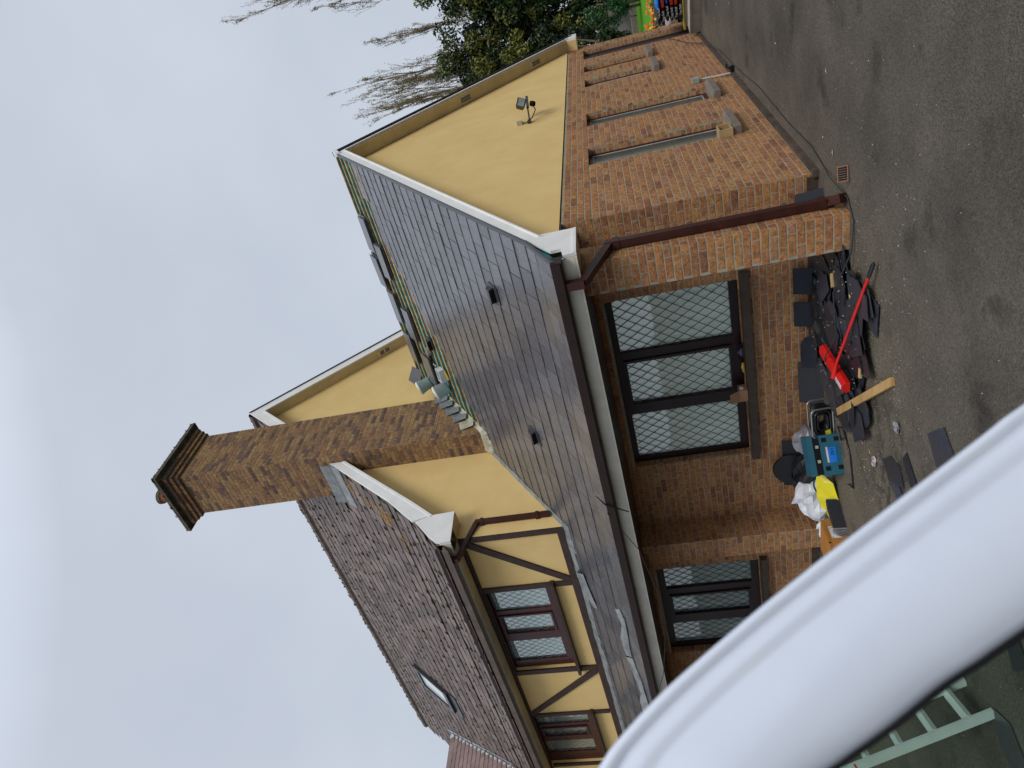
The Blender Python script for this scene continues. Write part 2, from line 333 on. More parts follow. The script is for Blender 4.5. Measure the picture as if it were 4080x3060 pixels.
# ------------------------------------------------------------------ house root and main faces
GX = 0.0; MX = -4.35                       # gable planes of the extension and of the main house
house = empty('house', (-2, 3, G), 'yellow and brick house whose low extension has a half laid slate roof', 'house')
def roofz(y):                               # extension roof surface
    if y > -.85: return 3.30 + .672*y
    return 2.729 + .479*(y+.85)
RIDGE = 4.40
prof = [(-.42,5.00),(.215,5.516),(.735,6.02),(1.617,7.05),(3.86,9.69)]
def mroofz(y):
    if y > 3.86: y = 7.72 - y
    for (a,za),(b_,zb) in zip(prof, prof[1:]):
        if y <= b_: return za + (zb-za)*(y-a)/(b_-a)
    return prof[-1][1]

# openings: (u0,u1,z0,z1)
front_open = [(-3.45,-1.0,.75,2.19), (-7.45,-5.45,.75,2.19), (-10.3,-9.2,.05,2.19)]
gable_open = [(1.70,2.37,.44,2.165), (3.41,4.09,.40,2.165), (5.81,6.38,.995,2.165), (6.99,7.54,.995,2.165), (8.17,9.13,0.0,2.165)]
CO = .0765; BL = .225; JT = .0115
brick_cache = {}
def brick_shape(length, var):
    r_ = random.Random(int(length*1000)*7+var)
    h = CO-JT; j = lambda a: r_.uniform(-a, a)
    x0, x1 = -length/2, length/2; z0, z1 = -h/2, h/2
    c = .0035
    ring0 = [(x0,.03,z0),(x1,.03,z0),(x1,.03,z1),(x0,.03,z1)]
    ring1 = [(x0+j(.0015),.0012,z0+j(.0015)),(x1+j(.0015),.0012,z0+j(.0015)),(x1+j(.0015),.0012,z1+j(.0015)),(x0+j(.0015),.0012,z1+j(.0015))]
    ring2 = [(x0+c,-abs(j(.0022)),z0+c),(x1-c,-abs(j(.0022)),z0+c),(x1-c,-abs(j(.0022)),z1-c),(x0+c,-abs(j(.0022)),z1-c)]
    return ring0+ring1+ring2
BF = [(0,1,5,4),(1,2,6,5),(2,3,7,6),(3,0,4,7),(4,5,9,8),(5,6,10,9),(6,7,11,10),(7,4,8,11),(8,9,10,11)]
BRICKS = []                                 # (centre, angle, length, wallid, vis)
def lay(O, ang, u0, u1, z0, z1, opens=(), wid='wall', phase=0, top=None, keep=None):
    """bricks of a stretcher-bond face; u runs along the local x of a brick turned by ang about z, the face looks along local -y"""
    ca, sa = math.cos(ang), math.sin(ang)
    n0 = int(round(z0/CO)); n = 0
    while True:
        k = n0+n; zc0 = z0+n*CO; n += 1
        if zc0 + CO*.5 > z1: break
        zc = zc0 + (CO)/2
        ints = [(u0, u1)]
        for (a, b_, za, zb) in opens:
            if za < zc < zb:
                nx = []
                for (p, q) in ints:
                    if b_ <= p or a >= q: nx.append((p, q))
                    else:
                        if a > p: nx.append((p, a))
                        if b_ < q: nx.append((b_, q))
                ints = nx
        off = ((k+phase) % 2)*BL/2
        for (p, q) in ints:
            i = math.floor((p-off)/BL)-1
            while True:
                s0 = off+i*BL; s1 = s0+BL-JT; i += 1
                if s0 >= q: break
                a = max(s0, p); b_ = min(s1, q)
                if b_-a < .035: continue
                uc = (a+b_)/2
                if keep and not keep(uc, zc): continue
                P = Vector((O[0]+ca*uc, O[1]+sa*uc, zc))
                w = px(P); vis = 0
                if w and -100 < w[0] < 4180 and -50 < w[1] < 3110:
                    nrm = Vector((sa, -ca, 0)); d = (CAM-P); cosv = max(0, nrm.dot(d.normalized()))
                    vis = (b_-a)*cosv/(w[2]**2)
                    if wid == 'hidden': vis = 0
                BRICKS.append((P, ang, b_-a, wid, vis))
X0 = -16.0
# extension gable (looks +x): local -y -> +x with ang=+90deg, u = y
lay((0,0), math.pi/2, .004, 9.55, 0, 2.46, gable_open, 'wall')
# front wall (looks -y): ang 0, u = x
lay((0,0), 0, -12.0, -.002, 0, 2.46, front_open, 'wall', phase=1)
# pier beside the second window
P2x0, P2x1, P2y = -4.84, -4.49, -.42
lay((0,P2y), 0, P2x0, P2x1-.002, 0, 2.26, (), 'pier')
lay((P2x1,0), math.pi/2, P2y+.004, -.0, 0, 2.26, (), 'pier', phase=1)
# free-standing pillar
PLx0, PLx1, PLy0, PLy1 = -.37, -.025, -.985, -.645
lay((0,PLy0), 0, PLx0, PLx1-.002, G-.02, 2.26, (), 'pillar')
lay((PLx1,0), math.pi/2, PLy0+.004, PLy1, G-.02, 2.26, (), 'pillar', phase=1)
lay((PLx0,0), -math.pi/2, -PLy1, -PLy0-.004, G-.02, 2.26, (), 'pillar_hidden', phase=1)
lay((0,PLy1), math.pi, -PLx1, -PLx0, G-.02, 2.26, (), 'pillar_hidden')
# reveals (far jambs of the gable openings look -y; left jambs of the front openings look +x)
for (a,b_,za,zb) in gable_open:
    lay((0,b_), 0, -.14, -.03, za, zb-.01, (), 'reveal', phase=0)
    lay((0,a), math.pi, .03, .155, za, zb-.01, (), 'hidden')
for (a,b_,za,zb) in front_open:
    lay((a,0), math.pi/2, .03, .125, za, zb-.01, (), 'reveal', phase=1)
# chimney
CHx0, CHx1, CHy0, CHy1 = -4.82, -3.94, 1.85, 3.02
CHT = 10.16
lay((CHx1,0), math.pi/2, CHy0+.004, CHy1, 4.35, CHT, (), 'chimney', keep=lambda u,z: z > roofz(u)-.1)
lay((0,CHy0), 0, MX+.0, CHx1-.002, 4.4, 7.0, (), 'chimney', phase=1)
lay((0,CHy0), 0, CHx0, CHx1-.002, 7.0, CHT, (), 'chimney', phase=1)
lay((CHx0,0), -math.pi/2, -CHy1, -CHy0-.004, 7.0, CHT, (), 'chimney')
lay((0,CHy1), math.pi, -CHx1, -CHx0, 4.4, CHT, (), 'chimney')

rank = sorted([i for i, q in enumerate(BRICKS) if q[4] > 0 and 'hidden' not in q[3]], key=lambda i: -BRICKS[i][4])
singles = set(rank[:300])

# mortar backings -------------------------------------------------
RC = .0022
bm_ = MB()
def panel_with_holes(mb, plane, u0, u1, z0, z1, opens, c, nx):
    """a wall slab in strips around its openings; plane 'x' = at x=c looking +x (u is y), plane 'y' = at y=c looking -y (u is x)"""
    us = sorted({u0, u1, *[o[0] for o in opens], *[o[1] for o in opens]})
    for a, b_ in zip(us, us[1:]):
        zs = [(z0, z1)]
        for o in opens:
            if o[0] <= a+1e-6 and o[1] >= b_-1e-6:
                zs = [(z0, o[2]), (o[3], z1)]
        for (za, zb) in zs:
            if zb-za < .01: continue
            if plane == 'x': mb.box((c-nx, a, za), (c, b_, zb))
            else: mb.box((a, c, za), (b_, c+nx, zb))
panel_with_holes(bm_, 'x', .0+RC, 9.55-RC, G-.1, 2.47, gable_open, -RC, .22)
panel_with_holes(bm_, 'y', -12.0, -.235, G-.1, 2.47, front_open, RC, .22)
bm_.box((-.235, RC, G-.1), (-.2275-.0, .22, 2.47))
wall = bm_.build('brick_wall', M['mortar'], house, loc=(-2,3,G))
b = MB(); b.box((P2x0+RC, P2y+RC, G-.05), (P2x1-RC, .0, 2.26)); pier = b.build('pier', M['mortar'], house, loc=(-4.66,-.2,G))
b = MB(); b.box((PLx0+RC, PLy0+RC, G-.05), (PLx1-RC, PLy1-RC, 2.27)); pillar = b.build('pillar', M['mortar'], house, loc=(-.2,-.81,G))
b = MB(); b.box((MX-.02, CHy0+RC, 4.3), (CHx1-RC, CHy1-RC, 7.2)); b.box((CHx0+RC, CHy0+RC, 7.2), (CHx1-RC, CHy1-RC, CHT))
chimney = b.build('chimney', M['mortar_ch'], house, loc=(-4.38,2.43,5.0))
PAR = {'wall': wall, 'reveal': wall, 'hidden': wall, 'pier': pier, 'pillar': pillar, 'pillar_hidden': pillar, 'chimney': chimney}
joined = {}
for i, (P, ang, ln, wid, vis) in enumerate(BRICKS):
    var = random.randrange(4)
    if i in singles:
        key = (round(ln, 2), var, wid == 'chimney')
        if key not in brick_cache:
            q = MB(); q.v = brick_shape(ln, var); q.f = list(BF); q.t = [.5]*9; q.mi = [0]*9
            brick_cache[key] = q.mesh('brick', [M['brick_ch1'] if wid == 'chimney' else M['brick']])
        inst('brick', brick_cache[key], PAR[wid], P, (0,0,ang))
    else:
        q = joined.setdefault(wid if wid != 'hidden' else 'wall', MB())
        ca, sa = math.cos(ang), math.sin(ang); n = len(q.v)
        q.v += [(P[0]+ca*x-sa*y, P[1]+sa*x+ca*y, P[2]+z) for x, y, z in brick_shape(ln, var)]
        t = random.random()
        for f_ in BF: q.face([n+k for k in f_], t)
for wid, q in joined.items():
    q.build('bricks', M['brick_ch'] if wid == 'chimney' else M['brick_far'], PAR[wid], stuff=True, loc=wloc(PAR[wid]), fix=False)

# plinths and doorstep
b = MB(); b.box((-.03, -.0, G-.02), (.045, 8.05, -.002)); b.build('plinth', M['plinth'], house, loc=(0,4,G))
b = MB(); b.box((-4.45, -.022, G-.02), (-.03, .0, .045)); b.box((-12, -.022, G-.02), (-4.86, .0, .045)); b.box((-.03,-.05,G-.02),(.045,-.001,-.002)); b.build('plinth', M['plinth'], house, loc=(-3,0,G))
b = MB(); b.box((-.01, 8.1, G-.02), (.42, 9.6, .03)); b.build('doorstep', M['plinth'], house, loc=(0,8.8,G))

# yellow render: gable spandrel of the extension, main gable, main front
def gz_soff(y): return (3.18+.663*y) if y < 4.3 else (6.03-.712*(y-4.3))
b = MB()
b.prism([(.012,-.80,2.482),(.012,9.283,2.482),(.012,4.3,6.03),(.012,-.80,gz_soff(-.8)+.02)], (-.22,0,0))
b.build('gable_render', M['yellow'], house, loc=(0,4,3))
b = MB()
b.prism([(MX,0,2.4),(MX,7.72,2.4),(MX,7.72,4.9),(MX,7.2,5.5),(MX,3.86,9.40),(MX,.60,5.58),(MX,.28,5.25),(MX,0,4.95)], (-.25,0,0))
b.build('gable_render', M['yellow'], house, loc=(MX,4,5))
b = MB()
up_open = [(-7.585,-5.56,3.76,4.83), (-10.62,-8.99,3.78,4.85)]
panel_with_holes(b, 'y', -15.3, MX-.252, 2.5, 5.0, up_open, 0.0, .25)
b.box((MX-.252,0,2.5),(MX-.2505,.25,5.0))
b.build('front_render', M['yellow'], house, loc=(-8,0,4))
# rear and far sides, closed simply
b = MB(); b.box((-15.3,7.5,G),(MX-.26,7.72,5.0)); b.box((-15.3,.26,G),(-15.1,7.5,5.0)); b.box((MX-.26,9.35,G),(-.25,9.5,2.45)); b.build('rear_wall', M['yellow'], house, loc=(-9,7.6,2))
b = MB(); b.box((-15.1,.3,2.42),(-.3,7.4,2.47)); b.box((-15.1,.45,.0),(-.4,.47,2.4)); b.box((-.42,.47,0),(-.40,9.2,2.4)); b.build('inner_partition', M['dark'], house, loc=(-9,4,2))

# ------------------------------------------------------------------ extension roof
XE = .24; XL = -12.5
b = MB()                                  # deck under membrane, front slope and rear slope
b.prism([(XE-.05,-1.36,roofz(-1.36)-.03),(XE-.05,-.85,roofz(-.85)-.03),(XE-.05,.0,roofz(0)-.03),(XE-.05,.0,roofz(0)-.09),(XE-.05,-.85,roofz(-.85)-.09),(XE-.05,-1.36,roofz(-1.36)-.07)], (XL-XE,0,0))
b.prism([(XE-.05,.0,roofz(0)-.03),(XE-.05,RIDGE,roofz(RIDGE)-.03),(XE-.05,9.75,roofz(RIDGE)-.03-.712*(9.75-RIDGE)),(XE-.05,9.75,roofz(RIDGE)-.10-.712*(9.75-RIDGE)),(XE-.05,RIDGE,roofz(RIDGE)-.12),(XE-.05,.0,roofz(0)-.09)], (MX-XE+.04,0,0))
deck = b.build('roof', M['membrane'], house, loc=(-4,2,3))
b = MB(); rz = roofz(RIDGE)
b.prism([(XE-.02,RIDGE+.02,rz-.02),(XE-.02,9.82,rz-.02-.712*(9.82-RIDGE)),(XE-.02,9.82,rz+.005-.712*(9.82-RIDGE)),(XE-.02,RIDGE+.02,rz+.005)], (MX-XE+.02,0,0)); b.build('rear_slope', M['verge'], deck, loc=(-2,7,4))
def ytop(x):
    pts = [(.3,3.70),(-.9,3.62),(-1.42,3.42),(-2.02,3.05),(-2.46,2.74),(-3.06,2.44),(-3.62,2.20),(-3.95,1.90)]
    for (a,ya),(b_,yb) in zip(pts, pts[1:]):
        if b_ <= x <= a: return ya+(yb-ya)*(a-x)/(a-b_)
    return 3.7 if x > 0 else 1.86
GA = .213
def slate_box(w, l, th=.007):
    q = MB(); c = .0008
    q.hexa([(-w/2,0,0),(w/2,0,0),(w/2,l,0),(-w/2,l,0),(-w/2+c,c,th),(w/2-c,c,th),(w/2-c,l,th),(-w/2+c,l,th)])
    return q
slots = []
k = -2; 
while True:
    yt = -1.03 + GA*k; k += 1
    if yt > 3.6: break
    if k == -1: yt = -1.43
    off = .15*(k % 2)
    xs = XE-.03
    e0 = xs - (.15 if k % 2 else 0)
    edges = [xs] + ([] if k % 2 == 0 else [xs-.15])
    x = edges[-1]
    while x > XL: x -= .303; edges.append(x)
    for a, c in zip(edges, edges[1:]):
        w = a-c-.005; xc = (a+c)/2
        if w < .05: continue
        if yt > -.05 and c < MX-.02:
            if a <= MX+.02: continue
            c = MX+.015; w = a-c-.003; xc = (a+c)/2
        if yt+GA*.5 > 1.82 and c < CHx1-.02 :
            if a <= CHx1+.05: continue
        if yt + GA > ytop(xc): continue
        if yt > -.25 and yt < 0 and xc < MX: 
            l = .22
        l = .42 if yt + .42*.83 < ytop(xc)+.15 else .30
        if yt + l*.83 > -.03 and xc < MX: l = max(.12, (-.03-yt)/.83)
        if -6.9 < xc < -5.2 and -1.05 < yt < -.85: pass
        slots.append((xc, yt, w, l))
slots.sort(key=lambda s_: -(lambda w_: (1/w_[2]**2 if w_ and 0 < w_[0] < 4080 and 0 < w_[1] < 3060 else 0))(px((s_[0], s_[1], roofz(s_[1])))))
sc = {}; many = MB(); riv = MB()
for i, (xc, yt, w, l) in enumerate(slots):
    pitch = math.atan(.672) if yt > -.9 else math.atan(.50)
    tilt = pitch - .030
    z = roofz(yt) + .004 + rnd(0, .0025) + (.0 if yt > -1.4 else .004)
    yaw = rnd(-.004, .004)
    M4 = TR((xc+rnd(-.001,.001), yt+rnd(-.003,.003), z), (tilt+rnd(-.004,.004), rnd(-.003,.003), yaw))
    if i < 300:
        key = (round(w, 2), round(l, 2))
        if key not in sc: sc[key] = slate_box(key[0]-.003 if w < key[0] else w, l).mesh('slate', [M['slate']])
        o = inst('slate', sc[key], deck, M4.to_translation(), M4.to_euler())
    else:
        q = slate_box(w, l); n = len(many.v); many.v += [tuple(M4 @ Vector(p)) for p in q.v]; t = random.random()
        for f_ in q.f: many.face([n+a for a in f_], t)
    if random.random() < .8:
        c_ = M4 @ Vector((0, .022, .009)); u_ = (M4.to_3x3() @ Vector((1,0,0)))*.005; v_ = (M4.to_3x3() @ Vector((0,1,0)))*.005
        riv.poly([c_+u_, c_+v_, c_-u_, c_-v_])
many.build('slates', M['slate_far'], deck, stuff=True, loc=(-6,-.5,3), fix=False)
riv.build('copper_rivets', M['copper'], deck, stuff=True, loc=(-3,0,3), fix=False)
# battens on the open strip
y = 1.0
while y < RIDGE+.02:
    # where is this batten uncovered
    x_hi = XE-.06; x_lo = (CHx1+.02) if y < 3.05 else MX+.03
    if y < 3.45:
        x_hi = x_lo
        x = XE
        while x > x_lo:
            if ytop(x)-.12 < y: x_hi = x; break
            x -= .03
        else: x_hi = None
    if x_hi is not None and x_hi-x_lo > .08:
        q = MB(); pa = math.atan(.672)
        x_b = x_hi+.12 if x_hi < XE-.1 else x_hi
        mid = (x_b+x_lo)/2
        q.obox(TR((mid, y, roofz(y)-.004), (pa,0,0)), (x_b-x_lo, .045, .028)); q.build('batten', M['batten'], deck, loc=(mid,y,roofz(y)))
    y += GA*.93
# exposed rafters seen between the battens
# verge trims of the extension
def band(lo, hi, x0, x1, mats, name, parent, loc):
    """strip between two (y,z) polylines, from x0 to x1"""
    q = MB()
    for i in range(len(lo)-1):
        q.hexa([(x0,*lo[i]),(x0,*lo[i+1]),(x0,*hi[i+1]),(x0,*hi[i]),(x1,*lo[i]),(x1,*lo[i+1]),(x1,*hi[i+1]),(x1,*hi[i])])
    return q.build(name, mats, parent, loc=loc)
lo = [(-.80,2.598),(4.36,6.05)]; hi = [(-.80,roofz(-.8)-.004),(4.36,roofz(4.36)-.004)]
band(lo, hi, .212, XE, M['white'], 'bargeboard', house, (.24,2,4))
band([(-.80,2.598),(4.36,6.05)], [(-.80,2.622),(4.36,6.076)], .236, XE+.012, M['white'], 'bargeboard_bead', house, (.25,2,4))
lo = [(4.36,6.05),(9.45,2.42)]; hi = [(4.36,6.155),(9.45,2.525)]
band(lo, hi, .212, XE, M['white'], 'bargeboard', house, (.24,7,4))
band([(4.36,6.05),(9.45,2.42)], [(4.36,6.078),(9.45,2.448)], .236, XE+.012, M['white'], 'bargeboard_bead', house, (.25,7,4))
# dark verge caps, following the kick
yk = [-1.42,-1.1,-.85,-.4,0,1,2,3.2,RIDGE+.03]
band([(y_,roofz(y_)-.003) for y_ in yk], [(y_,roofz(y_)+.024) for y_ in yk], .205, XE+.006, M['verge'], 'verge_cap', house, (.24,2,4))
band([(RIDGE,rz-.10),(9.75,rz-.10-.712*5.35)], [(RIDGE+.0,rz+.028),(9.75,rz+.028-.712*5.35)], .17, XE+.012, M['dark'], 'verge_cap', house, (.24,7,4))
band([(4.2,rz-.16),(4.43,rz-.03)], [(4.2,rz-.08),(4.43,rz+.035)], .2, XE+.035, M['white'], 'verge_end_cap', house, (.24,4.3,6.2))
# soffits under the gable overhang
band([(-.78,2.60),(4.34,6.02)], [(-.78,2.618),(4.34,6.038)], .012, .214, M['soffit'], 'verge_soffit', house, (.1,2,4))
band([(4.34,6.02),(9.4,2.42)], [(4.34,6.04),(9.4,2.44)], .012, .214, M['soffit'], 'verge_soffit', house, (.1,7,4))
for yv in (8.43, 6.67):
    zc = 6.02-.712*(yv-4.34); a_ = -math.atan(.712)
    q = MB(); q.obox(TR((.115,yv,zc-.006),(a_,0,0)), (.10,.30,.012)); v_ = q.build('soffit_vent', M['cream'], house, loc=(.115,yv,zc))
    q = MB()
    for s_ in (-1,1):
        for i in range(8): q.obox(TR((.115+s_*.022,yv,zc-.013),(a_,0,0)) @ Matrix.Translation((0,-.12+i*.034,0)), (.036,.022,.005))
    q.build('vent_slots', M['dark'], v_, loc=(.115,yv,zc))
# front box end, rear box end
P_ = [(-.798,2.60),(-.77,2.275),(-1.294,2.262),(-1.313,2.382),(-1.160,2.400),(-1.165,2.495),(-1.03,2.585),(-.80,2.74)]
b = MB(); b.prism([(XE+.002,*p) for p in P_], (-.03,0,0)); b.build('eave_box_end', M['white'], house, loc=(.24,-1,2.4))
b = MB(); b.box((XE+.014,-1.296,2.262),(XE-.02,-.77,2.292)); b.box((XE+.010,-.79,2.292),(XE-.02,-.768,2.60)); b.build('eave_box_bead', M['white'], house, loc=(.24,-1,2.3))
b = MB(); b.box((-.04,-1.29,2.268),(XE-.03,-.77,2.275)); b.box((-.04,-.79,2.275),(XE-.03,-.775,2.6)); b.build('eave_box_base', M['cream'], house, loc=(.1,-1,2.3))
b = MB(); b.prism([(XE,9.36,2.46),(XE,9.36,2.26),(XE,9.86,2.255),(XE,9.86,2.42),(XE,9.6,2.52)], (-.24,0,0)); b.build('eave_box_end', [M['white']], house, loc=(.24,9.6,2.3))
b = MB(); b.box((.005,9.34,2.262),(.205,9.355,2.60)); b.build('eave_box_side', M['yellow'], house, loc=(.1,9.3,2.4))
# front fascia, moulded lower edge, gutter, porch soffit
b = MB()
for a, c in ((XE-.031,.02),(.018,-3.2),(-3.203,-8.0),(-8.003,-12.5)):
    b.box((a,-1.312,2.262),(c,-1.29,2.43)); b.box((a,-1.322,2.262),(c,-1.312,2.280)); b.box((a,-1.318,2.286),(c,-1.312,2.292))
b.build('fascia', M['cream'], house, loc=(-6,-1.3,2.3))
gp = [(-1.316,2.395),(-1.43,2.395),(-1.445,2.41),(-1.445,2.492),(-1.43,2.492),(-1.43,2.412),(-1.33,2.412),(-1.33,2.48),(-1.316,2.48)]
b = MB(); b.prism([(XE-.01,*p) for p in gp], (XL-XE,0,0)); b.box((XE-.012,-1.445,2.395),(XE,-1.316,2.492)); b.build('gutter', M['gutter'], house, loc=(-6,-1.4,2.45))
b = MB(); b.box((-12.5,-1.288,2.285),(-.045,-.77,2.30)); b.box((-12.5,-.77,2.285),(-.33,-.0,2.30)); b.box((-.33,-.765,2.462),(.0,-.0,2.476)); b.build('porch_soffit', M['timber'], house, loc=(-6,-.7,2.3))
# downpipe beside the pillar
b = MB()
b.sqtube([(-.02,-1.385,2.40),(-.02,-1.385,2.24)], .075)
b.sqtube([(-.02,-1.385,2.25),(.03,-.80,1.985)], .07)
b.sqtube([(.03,-.80,2.03),(.03,-.80,.03)], .072)
b.sqtube([(.03,-.80,.06),(.10,-.93,-.02)], .078)
dp = b.build('downpipe', M['pipe'], house, loc=(.03,-.8,1))
for z_ in (1.93,.12): 
    q = MB(); q.box((-.012,-.845,z_-.03),(.074,-.755,z_+.03)); q.build('pipe_collar', M['pipe'], dp, loc=(.03,-.8,z_))
# flashing where roof meets the main walls
b = MB()
ys = [-.02+.12*i for i in range(17)]
for y0_, y1_ in zip(ys, ys[1:]):
    if y1_ > 1.86: break
    h0 = .035+rnd(0,.012)
    b.hexa([(MX+.002,y0_,roofz(y0_)),(MX+.09+rnd(-.01,.01),y0_,roofz(y0_)+.016),(MX+.09+rnd(-.01,.01),y1_,roofz(y1_)+.016),(MX+.002,y1_,roofz(y1_)),(MX+.002,y0_,roofz(y0_)+h0),(MX+.02,y0_,roofz(y0_)+.03),(MX+.02,y1_,roofz(y1_)+.03),(MX+.002,y1_,roofz(y1_)+h0)])
b.build('flashing', M['lead'], house, loc=(MX,1,4))
b = MB(); x = MX+.08
while x > -12:
    x2 = x-rnd(.12,.3); w0 = .11+rnd(-.03,.03); lift = rnd(.012,.03)
    b.hexa([(x2,-w0,roofz(-w0)+.01),(x,-w0+rnd(-.02,.02),roofz(-w0)+.01),(x,-.003,roofz(0)+.0),(x2,-.003,roofz(0)),(x2,-w0,roofz(-w0)+.012+lift*.4),(x,-w0,roofz(-w0)+.012+lift*.4),(x,-.003,roofz(0)+.03+lift),(x2,-.003,roofz(0)+.03+lift)])
    x = x2+.002
b.build('flashing', M['lead'], house, loc=(-8,0,3.3))
# torn lead sheet lying on the lower slates
def crumple(name, pts, w, m_, parent, seed, lift=.04, n=5):
    r_ = random.Random(seed); q = MB(); rows = []
    for i, p in enumerate(pts):
        p = Vector(p); t = (Vector(pts[min(i+1,len(pts)-1)])-Vector(pts[max(i-1,0)])).normalized()
        side = Vector((-t.y, t.x, 0)).normalized()
        side = Vector((side.x, side.y, .6*side.y)); row = []
        ww = w*(.6+.6*r_.random())
        for k_ in range(n):
            u_ = k_/(n-1)-.5
            row.append(p + side*u_*ww + Vector((r_.uniform(-.02,.02), r_.uniform(-.01,.01), lift*math.cos(u_*3)*r_.uniform(.3,1.2))))
        rows.append(row)
    base = 0
    for row in rows: q.v += [tuple(v) for v in row]
    for i in range(len(rows)-1):
        for k_ in range(n-1): q.face((i*n+k_, i*n+k_+1, (i+1)*n+k_+1, (i+1)*n+k_))
    o = q.build(name, m_, parent, loc=pts[0], smooth=True)
    return o
def rz_(x, y, dz=.03): return (x, y, roofz(y)+dz)
crumple('torn_lead_sheet', [rz_(-5.02,-.95),rz_(-5.1,-1.04),rz_(-5.3,-1.03),rz_(-5.55,-1.0),rz_(-5.8,-.97),rz_(-6.0,-.96)], .095, M['lead'], house, 3, .07)
crumple('torn_lead_sheet', [rz_(-6.05,-.96),rz_(-6.2,-1.05),rz_(-6.35,-1.1),rz_(-6.6,-1.15),rz_(-6.85,-1.16),rz_(-7.2,-1.2)], .14, M['lead'], house, 5, .08)
crumple('torn_lead_sheet', [rz_(-5.15,-.15),rz_(-5.35,-.2),rz_(-5.6,-.24),rz_(-5.75,-.3)], .11, M['lead'], house, 6, .06)
# pointed lead tabs and broken mortar at the foot of the chimney
zz_ = lambda y_: roofz(y_)
b = MB(); yy_ = CHy0-.08
while yy_ < CHy1-.1:
    b.hexa([(CHx1-.0,yy_,zz_(yy_)),(CHx1+.05,yy_,zz_(yy_)+.0),(CHx1+.05,yy_+.12,zz_(yy_+.12)),(CHx1-.0,yy_+.12,zz_(yy_+.12)),(CHx1-.0,yy_,zz_(yy_)+.07+rnd(0,.04)),(CHx1+.01,yy_,zz_(yy_)+.06),(CHx1+.01,yy_+.12,zz_(yy_+.12)+.06),(CHx1-.0,yy_+.12,zz_(yy_+.12)+.07+rnd(0,.04))]); yy_ += .12
b.hexa([(MX+.03,CHy0-.13,zz_(CHy0-.13)),(CHx1+.03,CHy0-.10,zz_(CHy0-.1)),(CHx1+.03,CHy0,zz_(CHy0)),(MX+.03,CHy0,zz_(CHy0)),(MX+.03,CHy0-.09,zz_(CHy0-.1)+.03),(CHx1+.01,CHy0-.07,zz_(CHy0-.1)+.03),(CHx1+.005,CHy0,zz_(CHy0)+.09),(MX+.03,CHy0,zz_(CHy0)+.10)])
b.build('mortar_fillet', M['mortar_fl'], house, loc=(CHx1,2.4,5))
for i, yy_ in enumerate((2.10,2.33,2.56,2.78,2.96)):
    zb = zz_(yy_)+.05; q = MB(); x_ = CHx1+.012
    pts = [(x_,yy_-.11,zb+.16+.06),(x_,yy_+.10,zb+.28),(x_+.015,yy_+.11,zb+.12),(x_+.05,yy_+.03,zb+.0),(x_+.04,yy_-.08,zb+.0)]
    q.prism(pts, (.006,0,0)); q.build('lead_tab', M['lead'] if i else M['mortar_fl'], house, loc=(x_,yy_,zb))

# roof furniture things standing on the slates (parts of the house)
def roof_vent(x, y):
    pa = math.atan(.672); T4 = TR((x,y,roofz(y)+.012),(pa,0,0))
    q = MB(); q.prism([T4 @ Vector(p) for p in ((-.11,-.16,0),(.11,-.16,0),(.14,.02,0),(.08,.13,0),(-.08,.13,0),(-.14,.02,0))], T4.to_3x3() @ Vector((0,0,.008)))
    v_ = q.build('roof_vent', M['verge'], house, loc=(x,y,roofz(y)))
    q = MB(); q.hexa([T4 @ Vector(p) for p in ((-.095,-.075,.0),(.095,-.075,0),(.07,.10,0),(-.07,.10,0),(-.085,-.085,.075),(.085,-.085,.075),(.06,.06,.045),(-.06,.06,.045))]); q.build('vent_hood', M['verge'], v_, loc=(x,y,roofz(y)))
    q = MB(); q.obox(T4 @ Matrix.Translation((0,-.082,.036)), (.15,.006,.05)); q.build('vent_mouth', M['dark'], v_, loc=(x,y,roofz(y)))
roof_vent(-.69,.13); roof_vent(-2.77,.12); roof_vent(-2.78,2.98)

# ------------------------------------------------------------------ main roof
b = MB(); pr = [(y_, z_-.03) for y_, z_ in prof]
for (y0_,z0_),(y1_,z1_) in zip(pr, pr[1:]):
    b.hexa([(MX+.2,y0_,z0_-.08),(MX+.2,y1_,z1_-.08),(MX+.2,y1_,z1_),(MX+.2,y0_,z0_),(-15.3,y0_,z0_-.08),(-15.3,y1_,z1_-.08),(-15.3,y1_,z1_),(-15.3,y0_,z0_)])
    a0, a1 = 7.72-y0_, 7.72-y1_
    b.hexa([(MX+.2,a0,z0_-.08),(MX+.2,a1,z1_-.08),(MX+.2,a1,z1_+.03),(MX+.2,a0,z0_+.03),(-15.3,a0,z0_-.08),(-15.3,a1,z1_-.08),(-15.3,a1,z1_+.03),(-15.3,a0,z0_+.03)])
mroof = b.build('roof', M['oldslate'], house, loc=(-9,3,7))
q = MB(); moss = MB(); mg = MB(); lich = MB()
def pos_s(s_):                              # point on the front profile by slope length
    L_ = 0
    for (a,za),(c,zc) in zip(prof, prof[1:]):
        seg = math.hypot(c-a, zc-za)
        if s_ <= L_+seg: t = (s_-L_)/seg; return (a+(c-a)*t, za+(zc-za)*t, math.atan2(zc-za, c-a))
        L_ += seg
    return (3.86, 9.69, math.atan(1.18))
def blob(mb, P, r_, flat=.6, ax=None):
    n = len(mb.v); rr = [rnd(.6,1.25) for _ in range(6)]
    a = rnd(0,6.28)
    for k_ in range(5): mb.v.append((P[0]+r_*rr[k_]*math.cos(a+k_*1.257), P[1]+r_*rr[k_]*math.sin(a+k_*1.257)*.7, P[2]+r_*rr[k_]*math.sin(a+k_*1.257)*.75))
    mb.v.append((P[0], P[1]-r_*flat*.75, P[2]+r_*flat*.6)); mb.v.append((P[0], P[1]+r_*.2, P[2]-r_*.2))
    for k_ in range(5):
        k2 = (k_+1) % 5; mb.face((n+k_, n+k2, n+5)); mb.face((n+k2, n+k_, n+6))
s_ = .0; row = 0
